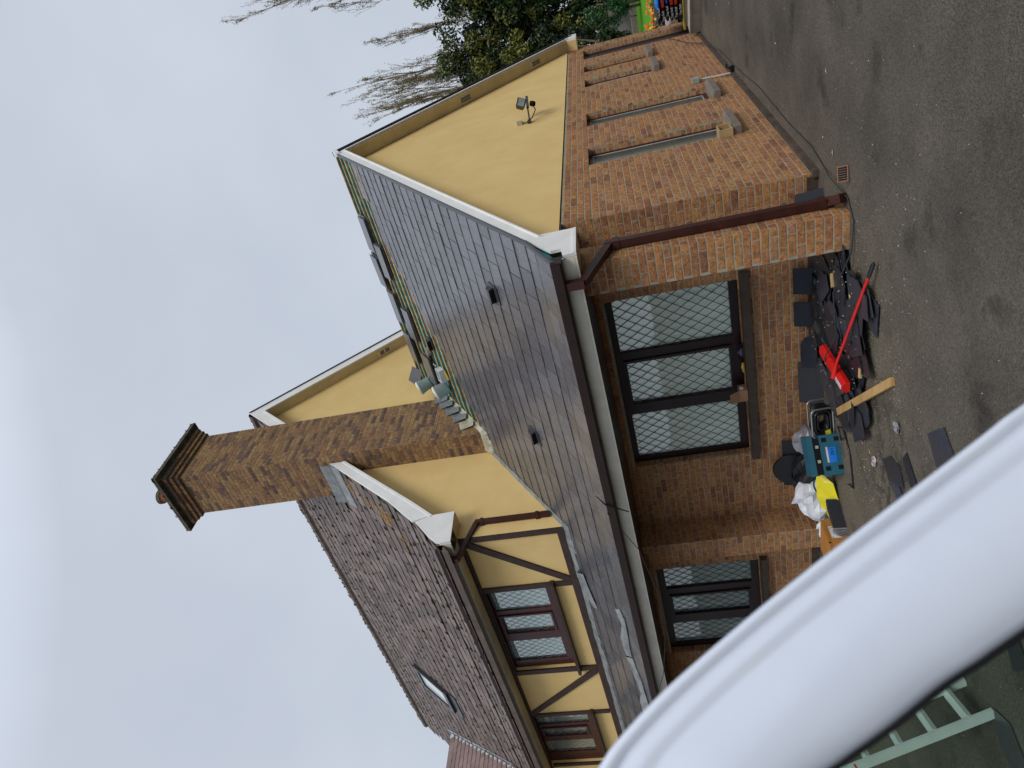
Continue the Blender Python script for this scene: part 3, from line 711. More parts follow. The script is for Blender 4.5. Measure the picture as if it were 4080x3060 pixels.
while s_ < 5.95:
    y_, z_, a_ = pos_s(s_); x = MX+.205 - (.12 if row % 2 else 0)
    while x > -15.3:
        w_ = rnd(.25,.32)
        if not (x > CHx0-.26 and y_ > CHy0-.1 and y_ < CHy1+.1):
            sk = rnd(-.012,.012); T4 = TR((x-w_/2, y_+rnd(-.004,.004), z_+rnd(0,.004)), (a_-.035+rnd(-.006,.006), rnd(-.006,.006), rnd(-.005,.005)))
            n = len(q.v); t_ = random.random()
            cutl, cutr = rnd(0,.014), rnd(0,.014)
            q.v += [tuple(T4 @ Vector(p)) for p in ((-w_/2,cutl,0),(w_/2,cutr,0),(w_/2,.32,0),(-w_/2,.32,0),(-w_/2,cutl,.009),(w_/2,cutr,.009),(w_/2,.32,.008),(-w_/2,.32,.008))]
            for f_ in ((4,5,6,7),(0,1,5,4),(1,2,6,5),(3,0,4,7)): q.face([n+g for g in f_], t_)
            if random.random() < (.72 if x > -10 else .55):
                for _ in range(random.choice((1,1,1,2))):
                    P = T4 @ Vector((-w_/2+rnd(-.02,.03), rnd(.0,.07), .012)); blob(moss, P, rnd(.018,.040)*(1.2 if x > -8 else 1), .4)
            if random.random() < .10:
                P = T4 @ Vector((rnd(-.1,.1), 0, .008)); blob(moss, P, rnd(.02,.035))
        x -= w_+.004
    s_ += .235; row += 1
q.build('slates', M['oldslate'], mroof, stuff=True, loc=(-9,3,7), fix=False)
x = MX+.2
while x > -15.3:
    zt = 9.70; l_ = .3
    mg.lathe(TR((x-l_/2,3.86,zt-.05),(0,math.pi/2,0)), [(.10,-l_/2),(.10,l_/2-.01)], seg=8); x -= l_
mg.build('ridge_tiles', M['oldslate'], mroof, stuff=True, loc=(-9,3.86,9.7), fix=False)
mg2 = MB()
for _ in range(520): blob(mg2, (rnd(-15.2,MX+.1), 3.86+rnd(-.07,.02), 9.735+rnd(-.02,.012)), rnd(.015,.045))
for _ in range(160):
    y_ = rnd(3.1,3.8); blob(mg2, (rnd(-15,-5), y_, mroofz(y_)+.02), rnd(.015,.03))
for _ in range(60): (lambda t_: blob(mg2, (rnd(MX-.2,MX+.18), 3.86+t_, 9.72-1.18*t_), rnd(.012,.028)))(rnd(0,.8))
mg2.build('ridge_moss', M['moss_g'], mroof, stuff=True, loc=(-9,3.86,9.7), fix=False)
moss.build('moss', M['moss'], mroof, stuff=True, loc=(-9,3,7), fix=False)
for _ in range(170):
    c = random.choice(((-4.45,1.55),(-4.6,1.25),(-4.75,1.0),(-4.55,.95),(-5.0,.75)))
    y_ = c[1]+rnd(-.11,.11); blob(lich, (c[0]+rnd(-.12,.12), y_, mroofz(y_)+.014), rnd(.01,.026), .15)
lich.build('lichen', M['lichen'], mroof, stuff=True, loc=(-4.5,1.2,6), fix=False)
# main bargeboards, box end, soffits
MB_ = MX+.24
lo = [(.294,5.232),(.632,5.609),(1.757,6.947),(3.84,9.36)]; hi = [(.05,5.42),(.50,5.83),(1.45,6.90),(3.84,9.67)]
hi = [(.215,mroofz(.215)+.014),(.735,mroofz(.735)+.014),(1.617,mroofz(1.617)+.014),(3.84,9.70)]
band(lo, hi, MB_-.028, MB_, M['white'], 'bargeboard', house, (MB_,2,7))
band(lo, [(lo[i][0]-.03,lo[i][1]+.03) for i in range(4)], MB_, MB_+.010, M['white'], 'bargeboard_bead', house, (MB_,2,7))
lo2 = [(3.84,9.36),(7.45,5.10)]; hi2 = [(3.84,9.66),(7.60,5.23)]
band(lo2, hi2, MB_-.028, MB_, M['white'], 'bargeboard', house, (MB_,6,7))
band([(3.84,9.66),(7.6,5.23)], [(3.84,9.70),(7.62,5.26)], MB_-.05, MB_+.02, M['verge'], 'verge_cap', house, (MB_,6,7))
band([(3.84,9.37),(7.45,5.11)], [(3.84,9.39),(7.45,5.13)], MX, MB_-.029, M['soffit'], 'verge_soffit', house, (MX+.1,6,7))
band([(.3,5.25),(.64,5.63),(1.757,6.96),(3.84,9.37)], [(.3,5.27),(.64,5.65),(1.757,6.98),(3.84,9.39)], MX, MB_-.029, M['soffit'], 'verge_soffit', house, (MX+.1,2,7))
zc = 9.37-1.18*(5.61-3.84); q2 = MB(); q2.obox(TR((MX+.11,5.61,zc-.004),(-math.atan(1.18),0,0)), (.12,.30,.012)); v_ = q2.build('soffit_vent', M['cream'], house, loc=(MX+.1,5.61,zc))
q2 = MB()
for sgn in (-1,1): q2.obox(TR((MX+.11,5.61,zc-.012),(-math.atan(1.18),0,0)) @ Matrix.Translation((0,sgn*.065,0)), (.09,.10,.006))
q2.build('vent_slots', M['sill_st'], v_, loc=(MX+.1,5.61,zc))
b = MB(); b.prism([(MB_+.001,*p) for p in ((.294,5.232),(.319,4.896),(-.265,4.872),(-.275,5.02),(-.245,5.10),(-.10,5.24),(.20,5.48))], (-.03,0,0)); b.build('eave_box_end', M['white'], house, loc=(MB_,0,5))
b = MB(); b.box((MX+.002,.30,4.892),(MB_-.03,.318,5.24)); b.box((MX+.002,.001,4.880),(MB_-.03,.298,4.892)); b.build('eave_box_base', M['yellow'], house, loc=(MX+.1,.2,5))
b = MB(); b.box((-12.5,-.285,4.868),(MB_-.031,-.262,5.03)); b.box((-12.5,-.294,4.868),(MB_-.031,-.285,4.886)); b.build('fascia', M['cream'], house, loc=(-8,-.28,4.95))
b = MB(); b.box((-12.5,-.260,4.872),(MX-.01,-.0,4.884)); b.build('eave_soffit', M['soffit'], house, loc=(-8,-.1,4.88))
gp = [(-.287,4.985),(-.39,4.985),(-.40,5.0),(-.40,5.085),(-.388,5.085),(-.388,5.0),(-.30,5.0),(-.30,5.07),(-.287,5.07)]
b = MB(); b.prism([(MB_-.05,*p) for p in gp], (-8.3,0,0)); b.box((MB_-.05,-.40,4.985),(MB_-.04,-.287,5.085)); b.build('gutter', M['gutter'], house, loc=(-8,-.35,5))
b = MB()
b.sqtube([(-4.40,-.345,5.0),(-4.40,-.345,4.82)], .07); b.sqtube([(-4.40,-.345,4.84),(-4.305,.235,4.60)], .062)
b.sqtube([(-4.305,.235,4.62),(-4.305,.235,3.52)], .066); dp = b.build('downpipe', M['pipe'], house, loc=(-4.3,.2,4))
for z_ in (4.52,3.70): q2 = MB(); q2.box((-4.348,.192,z_-.025),(-4.264,.278,z_+.025)); q2.build('pipe_collar', M['pipe'], dp, loc=(-4.3,.2,z_))
# chimney corbels, cap, pot, flashing apron
b = MB()
for i in range(3):
    e_ = .035*(i+1); z0_ = CHT+i*CO*1.0; b.box((CHx0-e_,CHy0-e_,z0_+.004),(CHx1+e_,CHy1+e_,z0_+CO-.004))
    b.box((CHx0-e_+.015,CHy0-e_+.015,z0_-.002),(CHx1+e_-.015,CHy1+e_-.015,z0_+.005))
cb = b.build('corbel', M['mortar_ch'], chimney, loc=(-4.4,2.4,10.2))
q2 = MB()
for i in range(3):
    e_ = .035*(i+1)+.006; z0_ = CHT+i*CO
    for side in range(3):
        if side == 0: A, B_, L_ = Vector((CHx1+e_,CHy0-e_,0)), Vector((0,1,0)), CHy1-CHy0+2*e_
        elif side == 1: A, B_, L_ = Vector((CHx0-e_,CHy0-e_,0)), Vector((1,0,0)), CHx1-CHx0+2*e_
        else: A, B_, L_ = Vector((CHx0-e_,CHy1+e_,0)), Vector((1,0,0)), CHx1-CHx0+2*e_
        u_ = 0
        while u_ < L_-.02:
            l_ = min(BL if u_ or i % 2 else BL/2, L_-u_); c = A+B_*(u_+(l_-JT)/2); sx_ = abs(B_.x)*(l_-JT)+abs(B_.y)*.05; sy_ = abs(B_.y)*(l_-JT)+abs(B_.x)*.05
            inward = Vector((-.02,0,0)) if side == 0 else (Vector((0,.02,0)) if side == 1 else Vector((0,-.02,0)))
            c = c+inward; q2.box((c.x-sx_/2,c.y-sy_/2,z0_+.006),(c.x+sx_/2,c.y+sy_/2,z0_+CO-.006), random.random()*.5+.02); u_ += l_
q2.build('bricks', M['brick_ch'], chimney, stuff=True, loc=(-4.4,2.4,10.2), fix=False)
b = MB(); z0_ = CHT+3*CO+.0
o_ = .13; a4 = [(CHx0+.0-o_,CHy0-o_),(CHx1+o_,CHy0-o_),(CHx1+o_,CHy1+o_),(CHx0-o_,CHy1+o_)]
for (za,ea,zb,eb) in ((z0_+.004,-.055,z0_+.05,-.055),(z0_+.05,.0,z0_+.055,.0),):
    pass
b.hexa([(CHx0-.11,CHy0-.11,z0_),(CHx1+.11,CHy0-.11,z0_),(CHx1+.11,CHy1+.11,z0_),(CHx0-.11,CHy1+.11,z0_),(CHx0-.12,CHy0-.12,z0_+.03),(CHx1+.12,CHy0-.12,z0_+.03),(CHx1+.12,CHy1+.12,z0_+.03),(CHx0-.12,CHy1+.12,z0_+.03)])
e_ = .21
b.hexa([(CHx0-e_,CHy0-e_,z0_+.03),(CHx1+e_,CHy0-e_,z0_+.03),(CHx1+e_,CHy1+e_,z0_+.03),(CHx0-e_,CHy1+e_,z0_+.03),(CHx0-e_+.01,CHy0-e_+.01,z0_+.115),(CHx1+e_-.01,CHy0-e_+.01,z0_+.115),(CHx1+e_-.01,CHy1+e_-.01,z0_+.115),(CHx0-e_+.01,CHy1+e_-.01,z0_+.115)])
b.build('chimney_cap', M['stone'], chimney, loc=(-4.4,2.4,10.5))
b = MB()
for _ in range(90):
    s1 = random.choice((0,1)); 
    if s1: P = (rnd(CHx0-e_,CHx1+e_), CHy0-e_+rnd(-.01,.03), z0_+.11)
    else: P = (CHx1+e_+rnd(-.03,.005), rnd(CHy0-e_,CHy1+e_), z0_+.11)
    if random.random() < .5: P = (CHx1+e_+rnd(-.1,0), CHy0-e_+rnd(0,.1), z0_+.1)
    blob(b, P, rnd(.01,.026))
b.build('cap_moss', M['moss_g'], chimney, stuff=True, loc=(-4.4,2.4,10.6), fix=False)
b = MB(); b.lathe(TR((-4.52,2.12,z0_+.10)), [(.125,0),(.118,.05),(.105,.46),(.13,.48),(.13,.53),(.10,.54),(.09,.4)], 24); b.build('chimney_pot', M['terracotta'], chimney, loc=(-4.5,2.3,10.6), smooth=True)
b = MB(); b.lathe(TR((-4.52,2.12,z0_+.10)), [(.134,.475),(.136,.54),(.10,.546)], 24); b.lathe(TR((-4.52,2.12,z0_+.10)), [(.098,.542),(.001,.542)], 12); b.build('pot_rim', M['stone'], chimney, loc=(-4.5,2.3,10.9))
b = MB()                                      # stepped apron on the front slope
zf = lambda y_: mroofz(y_)
b.hexa([(CHx0-.16,CHy0-.05,zf(CHy0-.05)-.02),(MB_-.02,CHy0-.05,zf(CHy0-.05)-.02),(MB_-.02,CHy0-.001,zf(CHy0)),(CHx0-.16,CHy0-.001,zf(CHy0)),(CHx0-.16,CHy0-.05,zf(CHy0-.05)+.10),(MB_-.02,CHy0-.05,zf(CHy0-.05)+.10),(MB_-.02,CHy0-.004,zf(CHy0)+.22),(CHx0-.16,CHy0-.004,zf(CHy0)+.22)])
b.hexa([(CHx0-.20,CHy0-.19,zf(CHy0-.19)+.02),(MB_-.01,CHy0-.18,zf(CHy0-.18)+.02),(MB_-.01,CHy0-.05,zf(CHy0-.05)),(CHx0-.2,CHy0-.05,zf(CHy0-.05)),(CHx0-.2,CHy0-.19,zf(CHy0-.19)+.035),(MB_-.01,CHy0-.18,zf(CHy0-.18)+.035),(MB_-.01,CHy0-.05,zf(CHy0-.05)+.06),(CHx0-.2,CHy0-.05,zf(CHy0-.05)+.06)])
b.box((CHx0-.02,CHy0+.0,zf(CHy0)-.05),(CHx0-.003,CHy1,zf(CHy0)+.1))
b.build('lead_apron', M['lead'], house, loc=(-4.5,1.8,7.2))
# skylight on the old roof
q0 = (-10.62,2.61,8.22)
def onm(x, y, h=0): z = mroofz(y); return Vector((x, y-h*.763, z+h*.647))
def quadroof(q_, x0, x1, y0, y1, h0, h1):
    q_.hexa([onm(x0,y0,h0),onm(x1,y0,h0),onm(x1,y1,h0),onm(x0,y1,h0),onm(x0,y0,h1),onm(x1,y0,h1),onm(x1,y1,h1),onm(x0,y1,h1)])
sk = MB(); x0_, x1_, y0_, y1_ = -11.62, -10.86, 1.80, 2.60
quadroof(sk, x0_, x1_, y0_, y0_+.09, .0, .085); quadroof(sk, x0_, x0_+.07, y0_+.09, y1_-.09, .0, .085); quadroof(sk, x1_-.07, x1_, y0_+.09, y1_-.09, .0, .085); quadroof(sk, x0_, x1_, y1_-.09, y1_, .0, .085)
skl = sk.build('skylight', M['verge'], house, loc=(-11.2,2.2,7.8))
sk = MB(); quadroof(sk, x0_+.07, x1_-.07, y0_+.09, y1_-.09, .04, .05); sk.build('pane', mat('skylight_glass', (.55,.60,.60), .08, .6, var=.05), skl, loc=(-11.2,2.2,7.8))
sk = MB(); quadroof(sk, x0_-.02, x1_+.02, y0_-.16, y0_, .012, .03); sk.build('apron', M['verge'], skl, loc=(-11.2,1.8,7.3))
# cross wing on the left
WXr, WZr = -13.96, 8.24
def wingz(x): return WZr-1.18*abs(x-WXr)
b = MB()
for sgn in (1,-1):
    xe = WXr+sgn*2.72
    b.hexa([(WXr,2.63,WZr-.03),(xe,-.05,wingz(xe)-.03),(xe,-1.6,wingz(xe)-.03),(WXr,-1.6,WZr-.03),(WXr,2.63,WZr-.10),(xe,-.05,wingz(xe)-.10),(xe,-1.6,wingz(xe)-.10),(WXr,-1.6,WZr-.10)])
ww = MB(); ww.box((WXr-2.4,-1.3,G),(WXr+2.4,-.3,5.2)); ww.prism([(WXr-2.4,-1.3,5.2),(WXr+2.4,-1.3,5.2),(WXr,-1.3,8.0)], (0,.2,0)); ww.build('wing_wall', M['yellow'], house, loc=(WXr,-1,3))
wing = b.build('wing_roof', M['oldslate2'], house, loc=(WXr,0,7))
q = MB(); s_ = 0; row = 0
L_ = 2.72*math.sqrt(1+1.18**2)
while s_ < L_-.1:
    x_ = WXr+2.72-s_*2.72/L_; z_ = wingz(x_); yv = 2.63-(x_-WXr)*1.0 ; y_ = -1.6+(.12 if row % 2 else 0)
    while y_ < yv-.05:
        w_ = min(.24, yv-y_); T4 = TR((x_, y_+w_/2, z_),(0,0,0))
        dx, dz = -2.72/L_, 1.18*2.72/L_; t_ = random.random(); h_ = .013+rnd(0,.004)
        P0 = Vector((x_, y_, z_)); 
        up = Vector((dx,0,dz)); nrm = Vector((dz,0,-dx))
        q.hexa([P0+nrm*.0, P0+Vector((0,w_-.004,0)), P0+Vector((0,w_-.004,0))+up*.24, P0+up*.24, P0+nrm*h_, P0+Vector((0,w_-.004,0))+nrm*h_, P0+Vector((0,w_-.004,0))+up*.24+nrm*.003, P0+up*.24+nrm*.003], t_)
        y_ += w_
    s_ += .19; row += 1
q.build('slates', M['oldslate2'], wing, stuff=True, loc=(WXr,0,7), fix=False)
b = MB(); n_ = 22
for i in range(n_):
    t0, t1 = i/n_, (i+1)/n_
    def vp(t, off, h): x_ = WXr+2.72*t; return Vector((x_+off*.7+rnd(-.012,.012)*(abs(off) > 0), 2.63-2.72*t+off*.7, wingz(x_)+h))
    A0, A1 = vp(t0,-.10,.035+.03), vp(t1,-.10,.035+.03); B0, B1 = vp(t0,0,.0), vp(t1,0,.0); C0, C1 = vp(t0,.13,.14), vp(t1,.13,.14)
    C0.z = mroofz(C0.y)+.03; C1.z = mroofz(C1.y)+.03
    b.poly([A0,A1,B1,B0]); b.poly([B0,B1,C1,C0])
b.build('valley_flashing', mat('pale_lead', (.36,.39,.42), .5, .4, scale=9, col2=(.25,.27,.29), bump=.5, bscale=14), wing, loc=(-12.5,1,7))

# ------------------------------------------------------------------ half-timbering on the main front (each timber a part)
def timber(pts, depth=.03):
    q = MB(); q.prism([(x_, -.001, z_) for x_, z_ in pts], (0,-depth,0)); q.build('timber', M['timber'], house, loc=(pts[0][0],0,pts[0][1]))
timber([(-4.352,3.435),(-4.44,3.435),(-4.44,4.80),(-4.352,4.80)], .031)
timber([(-4.352,3.335),(-12.5,3.30),(-12.5,3.42),(-4.352,3.433)], .032)
timber([(-4.352,4.803),(-12.5,4.83),(-12.5,4.871),(-4.352,4.871)], .032)
timber([(-4.443,4.72),(-4.443,4.80),(-4.53,4.80),(-5.458,3.50),(-5.458,3.436),(-5.37,3.436)], .028)
timber([(-5.46,3.436),(-5.555,3.436),(-5.555,4.80),(-5.46,4.80)], .031)
timber([(-7.59,3.436),(-7.70,3.436),(-7.70,4.80),(-7.59,4.80)], .031)
timber([(-7.703,3.436),(-7.79,3.436),(-8.90,4.74),(-8.90,4.80),(-8.82,4.80),(-7.703,3.52)], .028)
timber([(-8.90,3.436),(-8.99,3.436),(-8.99,4.80),(-8.903,4.80)], .031)
timber([(-10.62,3.436),(-10.71,3.436),(-10.71,4.80),(-10.62,4.80)], .031)
timber([(-5.557,4.805),(-7.588,4.805),(-7.588,4.78),(-5.557,4.78)], .02)

# ------------------------------------------------------------------ windows
def clipseg(x0, z0, x1, z1, R_):
    (a, b_, c, d) = R_; t0, t1 = 0., 1.; dx, dz = x1-x0, z1-z0
    for p, q_ in ((-dx, x0-a), (dx, b_-x0), (-dz, z0-c), (dz, d-z0)):
        if abs(p) < 1e-9:
            if q_ < 0: return None
        else:
            r_ = q_/p
            if p < 0: t0 = max(t0, r_)
            else: t1 = min(t1, r_)
    return None if t0 >= t1 else (x0+dx*t0, z0+dz*t0, x0+dx*t1, z0+dz*t1)
def lattice(R_, yg, dw, dh, wd, m_, par):
    a, b_, c, d = R_; q = MB()
    sl = dh/dw; k_ = -60
    for k_ in range(-60, 61):
        for sg in (1,-1):
            # lines z = c + sg*sl*(x-a) + k*dh
            z0 = c+k_*dh; L_ = clipseg(a, z0, b_, z0+sg*sl*(b_-a), R_)
            if not L_: continue
            x0, z0, x1, z1 = L_
            if math.hypot(x1-x0, z1-z0) < .02: continue
            t = Vector((x1-x0, 0, z1-z0)).normalized(); nn = Vector((-t.z, 0, t.x))*wd/2
            yy = yg-.004-(.001 if sg > 0 else 0)
            A, B_ = Vector((x0,yy,z0)), Vector((x1,yy,z1))
            q.hexa([A-nn, B_-nn, B_+nn, A+nn, A-nn+Vector((0,-.004,0)), B_-nn+Vector((0,-.004,0)), B_+nn+Vector((0,-.004,0)), A+nn+Vector((0,-.004,0))])
    q.build('lattice', m_, par, loc=(a,yg,c), fix=False)
def window(open_, yf, panes, fm, gm, lm, cm, dw, dh, wd, top_dark=.06, sillm=None, sillbox=None, opener=()):
    a, b_, c, d = open_
    q = MB()
    # frame members between the panes
    xs = sorted([p[0] for p in panes]+[p[1] for p in panes])
    edges = [a]+xs+[b_]
    for i in range(0, len(edges), 2): q.box((edges[i]+.001, yf, c+.001), (edges[i+1]-.001, yf+.06, d-.001))
    for (p0, p1, z0, z1) in panes:
        q.box((p0-.001, yf, c+.001), (p1+.001, yf+.06, z0)); q.box((p0-.001, yf, z1), (p1+.001, yf+.06, d-.001))
    w_ = q.build('window', fm, house, loc=((a+b_)/2, yf, c))
    for i in opener:
        p0, p1, z0, z1 = panes[i]; q = MB(); t = .035
        q.box((p0-t,yf-.02,z0-t),(p1+t,yf-.001,z0)); q.box((p0-t,yf-.02,z1),(p1+t,yf-.001,z1+t)); q.box((p0-t,yf-.02,z0),(p0,yf-.001,z1)); q.box((p1,yf-.02,z0),(p1+t,yf-.001,z1))
        q.build('casement', fm, w_, loc=(p0,yf,z0))
    for (p0, p1, z0, z1) in panes:
        q = MB(); q.box((p0,yf+.03,z0),(p1,yf+.034,z1)); q.build('pane', gm, w_, loc=(p0,yf+.03,z0))
        lattice((p0,p1,z0,z1), yf+.03, dw, dh, wd, lm, w_)
    # curtain with folds
    q = MB(); n = 90
    for i in range(n):
        x0, x1 = a+.02+(b_-a-.04)*i/n, a+.02+(b_-a-.04)*(i+1)/n
        f0, f1 = .012*math.sin(x0*60)+.006*math.sin(x0*23), .012*math.sin(x1*60)+.006*math.sin(x1*23)
        q.poly([(x0,yf+.055+f0,c),(x1,yf+.055+f1,c),(x1,yf+.055+f1,d),(x0,yf+.055+f0,d)])
    q.build('curtain', cm, w_, loc=(a,yf+.12,c), smooth=True, fix=False)
    if sillbox:
        q = MB(); (sa_, sb_, s0, s1, pr_) = sillbox; q.prism([(sa_,-pr_,s0),(sa_,-pr_,s1-.015),(sa_,-pr_+.02,s1),(sa_,yf+.02,s1+.008),(sa_,yf+.02,s0)], (sb_-sa_,0,0)); q.build('sill', sillm, w_, loc=((sa_+sb_)/2,0,s1))
    return w_
window(front_open[0], .10, [(-1.755,-1.05,.845,2.115),(-2.505,-1.90,.895,2.07),(-3.37,-2.67,.85,2.12)], M['frame_dk'], M['glass'], M['lattice'], M['curtain'], .118, .173, .0062, sillm=M['sill'], sillbox=(-3.50,-.90,.655,.745,.085), opener=(1,))
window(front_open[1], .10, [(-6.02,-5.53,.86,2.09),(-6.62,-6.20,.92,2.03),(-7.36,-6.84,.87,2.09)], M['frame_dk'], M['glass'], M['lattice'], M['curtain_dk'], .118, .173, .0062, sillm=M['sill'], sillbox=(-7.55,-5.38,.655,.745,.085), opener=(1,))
window(up_open[0], .05, [(-6.10,-5.63,3.87,4.755),(-6.66,-6.24,3.92,4.71),(-7.40,-6.87,3.88,4.78)], M['frame'], M['glass_dk'], M['lead_lat'], M['blind'], .105, .15, .0035, sillm=M['timber'], sillbox=(-7.72,-5.44,3.70,3.755,.10), opener=(1,))
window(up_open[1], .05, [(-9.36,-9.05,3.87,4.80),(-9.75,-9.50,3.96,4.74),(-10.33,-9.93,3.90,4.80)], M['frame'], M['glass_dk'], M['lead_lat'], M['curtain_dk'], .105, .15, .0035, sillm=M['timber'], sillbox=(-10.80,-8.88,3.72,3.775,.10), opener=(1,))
# front door in the shade at the far left
b = MB(); b.box((-10.3,.10,.05),(-9.2,.16,2.19)); b.build('front_door', M['frame_dk'], house, loc=(-9.75,.1,.05))
# slim gable windows
for i, (a, b_, za, zb) in enumerate(gable_open[:4]):
    q = MB(); xf = -.092
    q.box((xf-.05,a+.001,za+.001),(xf,a+.035,zb-.001)); q.box((xf-.05,b_-.035,za+.001),(xf,b_-.001,zb-.001)); q.box((xf-.05,a+.035,za+.001),(xf,b_-.035,za+.06)); q.box((xf-.05,a+.035,zb-.06),(xf,b_-.035,zb-.001))
    w_ = q.build('window', M['frame'], house, loc=(xf,(a+b_)/2,za))
    q = MB(); q.box((xf-.028,a+.035,za+.06),(xf-.024,b_-.035,zb-.06)); q.build('pane', M['glass_side'], w_, loc=(xf,a,za))
    q = MB()
    for (u0,u1,v0,v1) in ((a+.035,a+.047,za+.06,zb-.06),(b_-.047,b_-.035,za+.06,zb-.06),(a+.047,b_-.047,za+.06,za+.072),(a+.047,b_-.047,zb-.072,zb-.06)): q.box((xf-.022,u0,v0),(xf-.012,u1,v1))
    q.build('glazing_bead', mat('grey_bead', (.35,.38,.38), .4, .4) if i == 0 else bpy.data.materials['grey_bead'], w_, loc=(xf,a,za))
    q = MB(); q.box((xf-.10,a,za),(xf-.095,b_,zb)); q.build('blind', M['blind'], w_, loc=(xf,a,za))
    q = MB(); e_ = .06 if i > 1 else .05
    q.prism([(-.09,a-e_,za-.10),(.095,a-e_,za-.10),(.095,a-e_,za-.02),(.01,a-e_,za+.002),(-.09,a-e_,za+.004)], (0,b_-a+2*e_,0)); q.build('sill', M['sill_st'], w_, loc=(0,a,za))
# side door with a louvred upper light
a, b_, za, zb = gable_open[4]
q = MB(); q.box((-.16,a+.06,za+.0),(-.115,b_-.06,zb-.05)); q.box((-.15,a+.001,za),(-.09,a+.06,zb-.001)); q.box((-.15,b_-.06,za),(-.09,b_-.001,zb-.001)); q.box((-.15,a+.06,zb-.05),(-.09,b_-.06,zb-.001))
sdoor = q.build('side_door', mat('dark_plum_door', (.045,.032,.034), .45, .4), house, loc=(-.1,8.6,0))
for i in range(9):
    z_ = 1.98-i*.085; q = MB(); q.prism([(-.114,a+.18,z_),(-.085,a+.22,z_-.03),(-.114,a+.18,z_-.07)], (0,.42,0)); q.build('louvre', M['sill'], sdoor, loc=(-.1,a+.2,z_))

# ------------------------------------------------------------------ floodlight, sensor box, junction box on the gable
q = MB(); q.box((.013,4.24,3.00),(.06,4.32,3.05)); q.sqtube([(.05,4.29,3.02),(.22,4.42,3.02)], .022)
q.hexa([(.20,4.40,3.00),(.24,4.36,2.99),(.34,4.62,3.00),(.30,4.66,3.01),(.20,4.40,3.04),(.24,4.36,3.03),(.34,4.62,3.04),(.30,4.66,3.05)])
fl = empty('floodlight', (.02,4.28,3.02), 'dark metal floodlight with motion sensor on a short arm fixed to the yellow gable', 'floodlight')
q.build('bracket', M['verge'], fl, loc=(.1,4.3,3.02))
T4 = Matrix.Translation((.27,4.58,3.12)) @ Vector((.80,-.42,-.40)).to_track_quat('X','Z').to_matrix().to_4x4() @ Matrix.Rotation(rad(-12),4,'X')
q = MB(); q.hexa([T4 @ Vector(p) for p in ((-.08,-.07,-.05),(.0,-.105,-.07),(.0,.105,-.07),(-.08,.07,-.05),(-.08,-.07,.05),(.0,-.105,.07),(.0,.105,.07),(-.08,.07,.05))]); q.build('lamp_housing', mat('bronze_metal', (.06,.065,.05), .45, .4), fl, loc=(.26,4.55,3.13))
q = MB(); q.obox(T4 @ Matrix.Translation((.004,0,0)), (.008,.165,.10)); q.build('lens', mat('floodlight_lens', (.32,.38,.38), .15, .5), fl, loc=(.26,4.55,3.13))
q = MB(); q.lathe(TR((.24,4.47,2.94),(.3,.4,0)), [(.0,-.04),(.035,-.04),(.045,.0),(.035,.04),(0,.04)], 12); q.build('motion_sensor', M['dark'], fl, loc=(.24,4.47,2.94), smooth=True)
q = MB(); q.tube([(.04,4.29,3.06),(.10,4.22,2.96),(.18,4.32,2.90),(.23,4.44,2.94)], .008); q.tube([(.02,4.29,3.05),(.03,4.30,3.12)], .007); q.build('cable', M['dark'], fl, loc=(.1,4.3,3))
q = MB(); q.box((.013,4.26,3.14),(.065,4.33,3.22)); q.box((.065,4.257,3.137),(.07,4.333,3.223)); q.lathe(TR((.04,4.295,3.115)), [(.014,-.03),(.014,.03)], 10)
o = q.build('wall_box', mat('beige_plastic', (.42,.38,.24), .5, .4)); tag(o, 'small beige electrical box on the yellow gable above the floodlight arm', 'electrical box')
q = MB(); q.box((.008,4.335,.45),(.075,4.44,.55)); o = q.build('junction_box', mat('grey_plastic', (.30,.34,.32), .5, .4), loc=(0,0,0)); 
jb = empty('junction_box', (.03,4.4,.45), 'small grey junction box with white cable low on the brick gable', 'junction box')
o.parent = jb; o.location = Vector((0,0,0))-Vector((.03,4.4,.45)); o.name = 'box_body'
q = MB(); q.tube([(.03,4.40,.45),(.03,4.43,.40),(.03,4.40,.2),(.03,4.38,-.02)], .011); q.build('white_cable', mat('white_cable', (.55,.55,.52), .5, .4), jb, loc=(.03,4.4,.2))
q = MB(); q.box((.047,4.34,G),(.12,4.44,-.01)); q.tube([(.09,4.42,0),(.10,4.50,.03),(.13,4.52,.02)], .012); q.build('cable_connector', M['dark'], jb, loc=(.08,4.38,G))

# ------------------------------------------------------------------ things on the ground by the house
SG = 'broken slates in the heap under the big window'
def slate_thing(name, P, rot, outline, label, group=None, cat='slate', th=.007, m_=None):
    T4 = TR(P, rot); q = MB()
    q.prism([T4 @ Vector((x_, y_, 0)) for x_, y_ in outline], T4.to_3x3() @ Vector((0,0,th)))
    o = q.build(name, m_ or M['slate_dark' if name == 'leaning_slate' else 'slate_loose'], loc=P); return tag(o, label, cat, group)
def piece(w, l, seed, brk=.5):
    r_ = random.Random(seed); pts = [(-w/2,-l/2),(w/2,-l/2),(w/2,l/2),(-w/2,l/2)]; out_ = []
    for i, (x_, y_) in enumerate(pts):
        if r_.random() < brk:
            k_ = r_.uniform(.2,.75); j_ = r_.uniform(.12,.5)
            sx_ = -1 if x_ > 0 else 1; sy_ = -1 if y_ > 0 else 1
            a_, b2 = (x_+sx_*w*k_, y_), (x_, y_+sy_*l*j_)
            mid = ((a_[0]+b2[0])/2+r_.uniform(-.02,.02), (a_[1]+b2[1])/2+r_.uniform(-.02,.02))
            out_ += [a_, mid, b2] if i in (0, 2) and False else ([b2, mid, a_] if i in (0, 2) else [a_, mid, b2])
        else: out_.append((x_, y_))
    return out_
rs = random.Random(5)
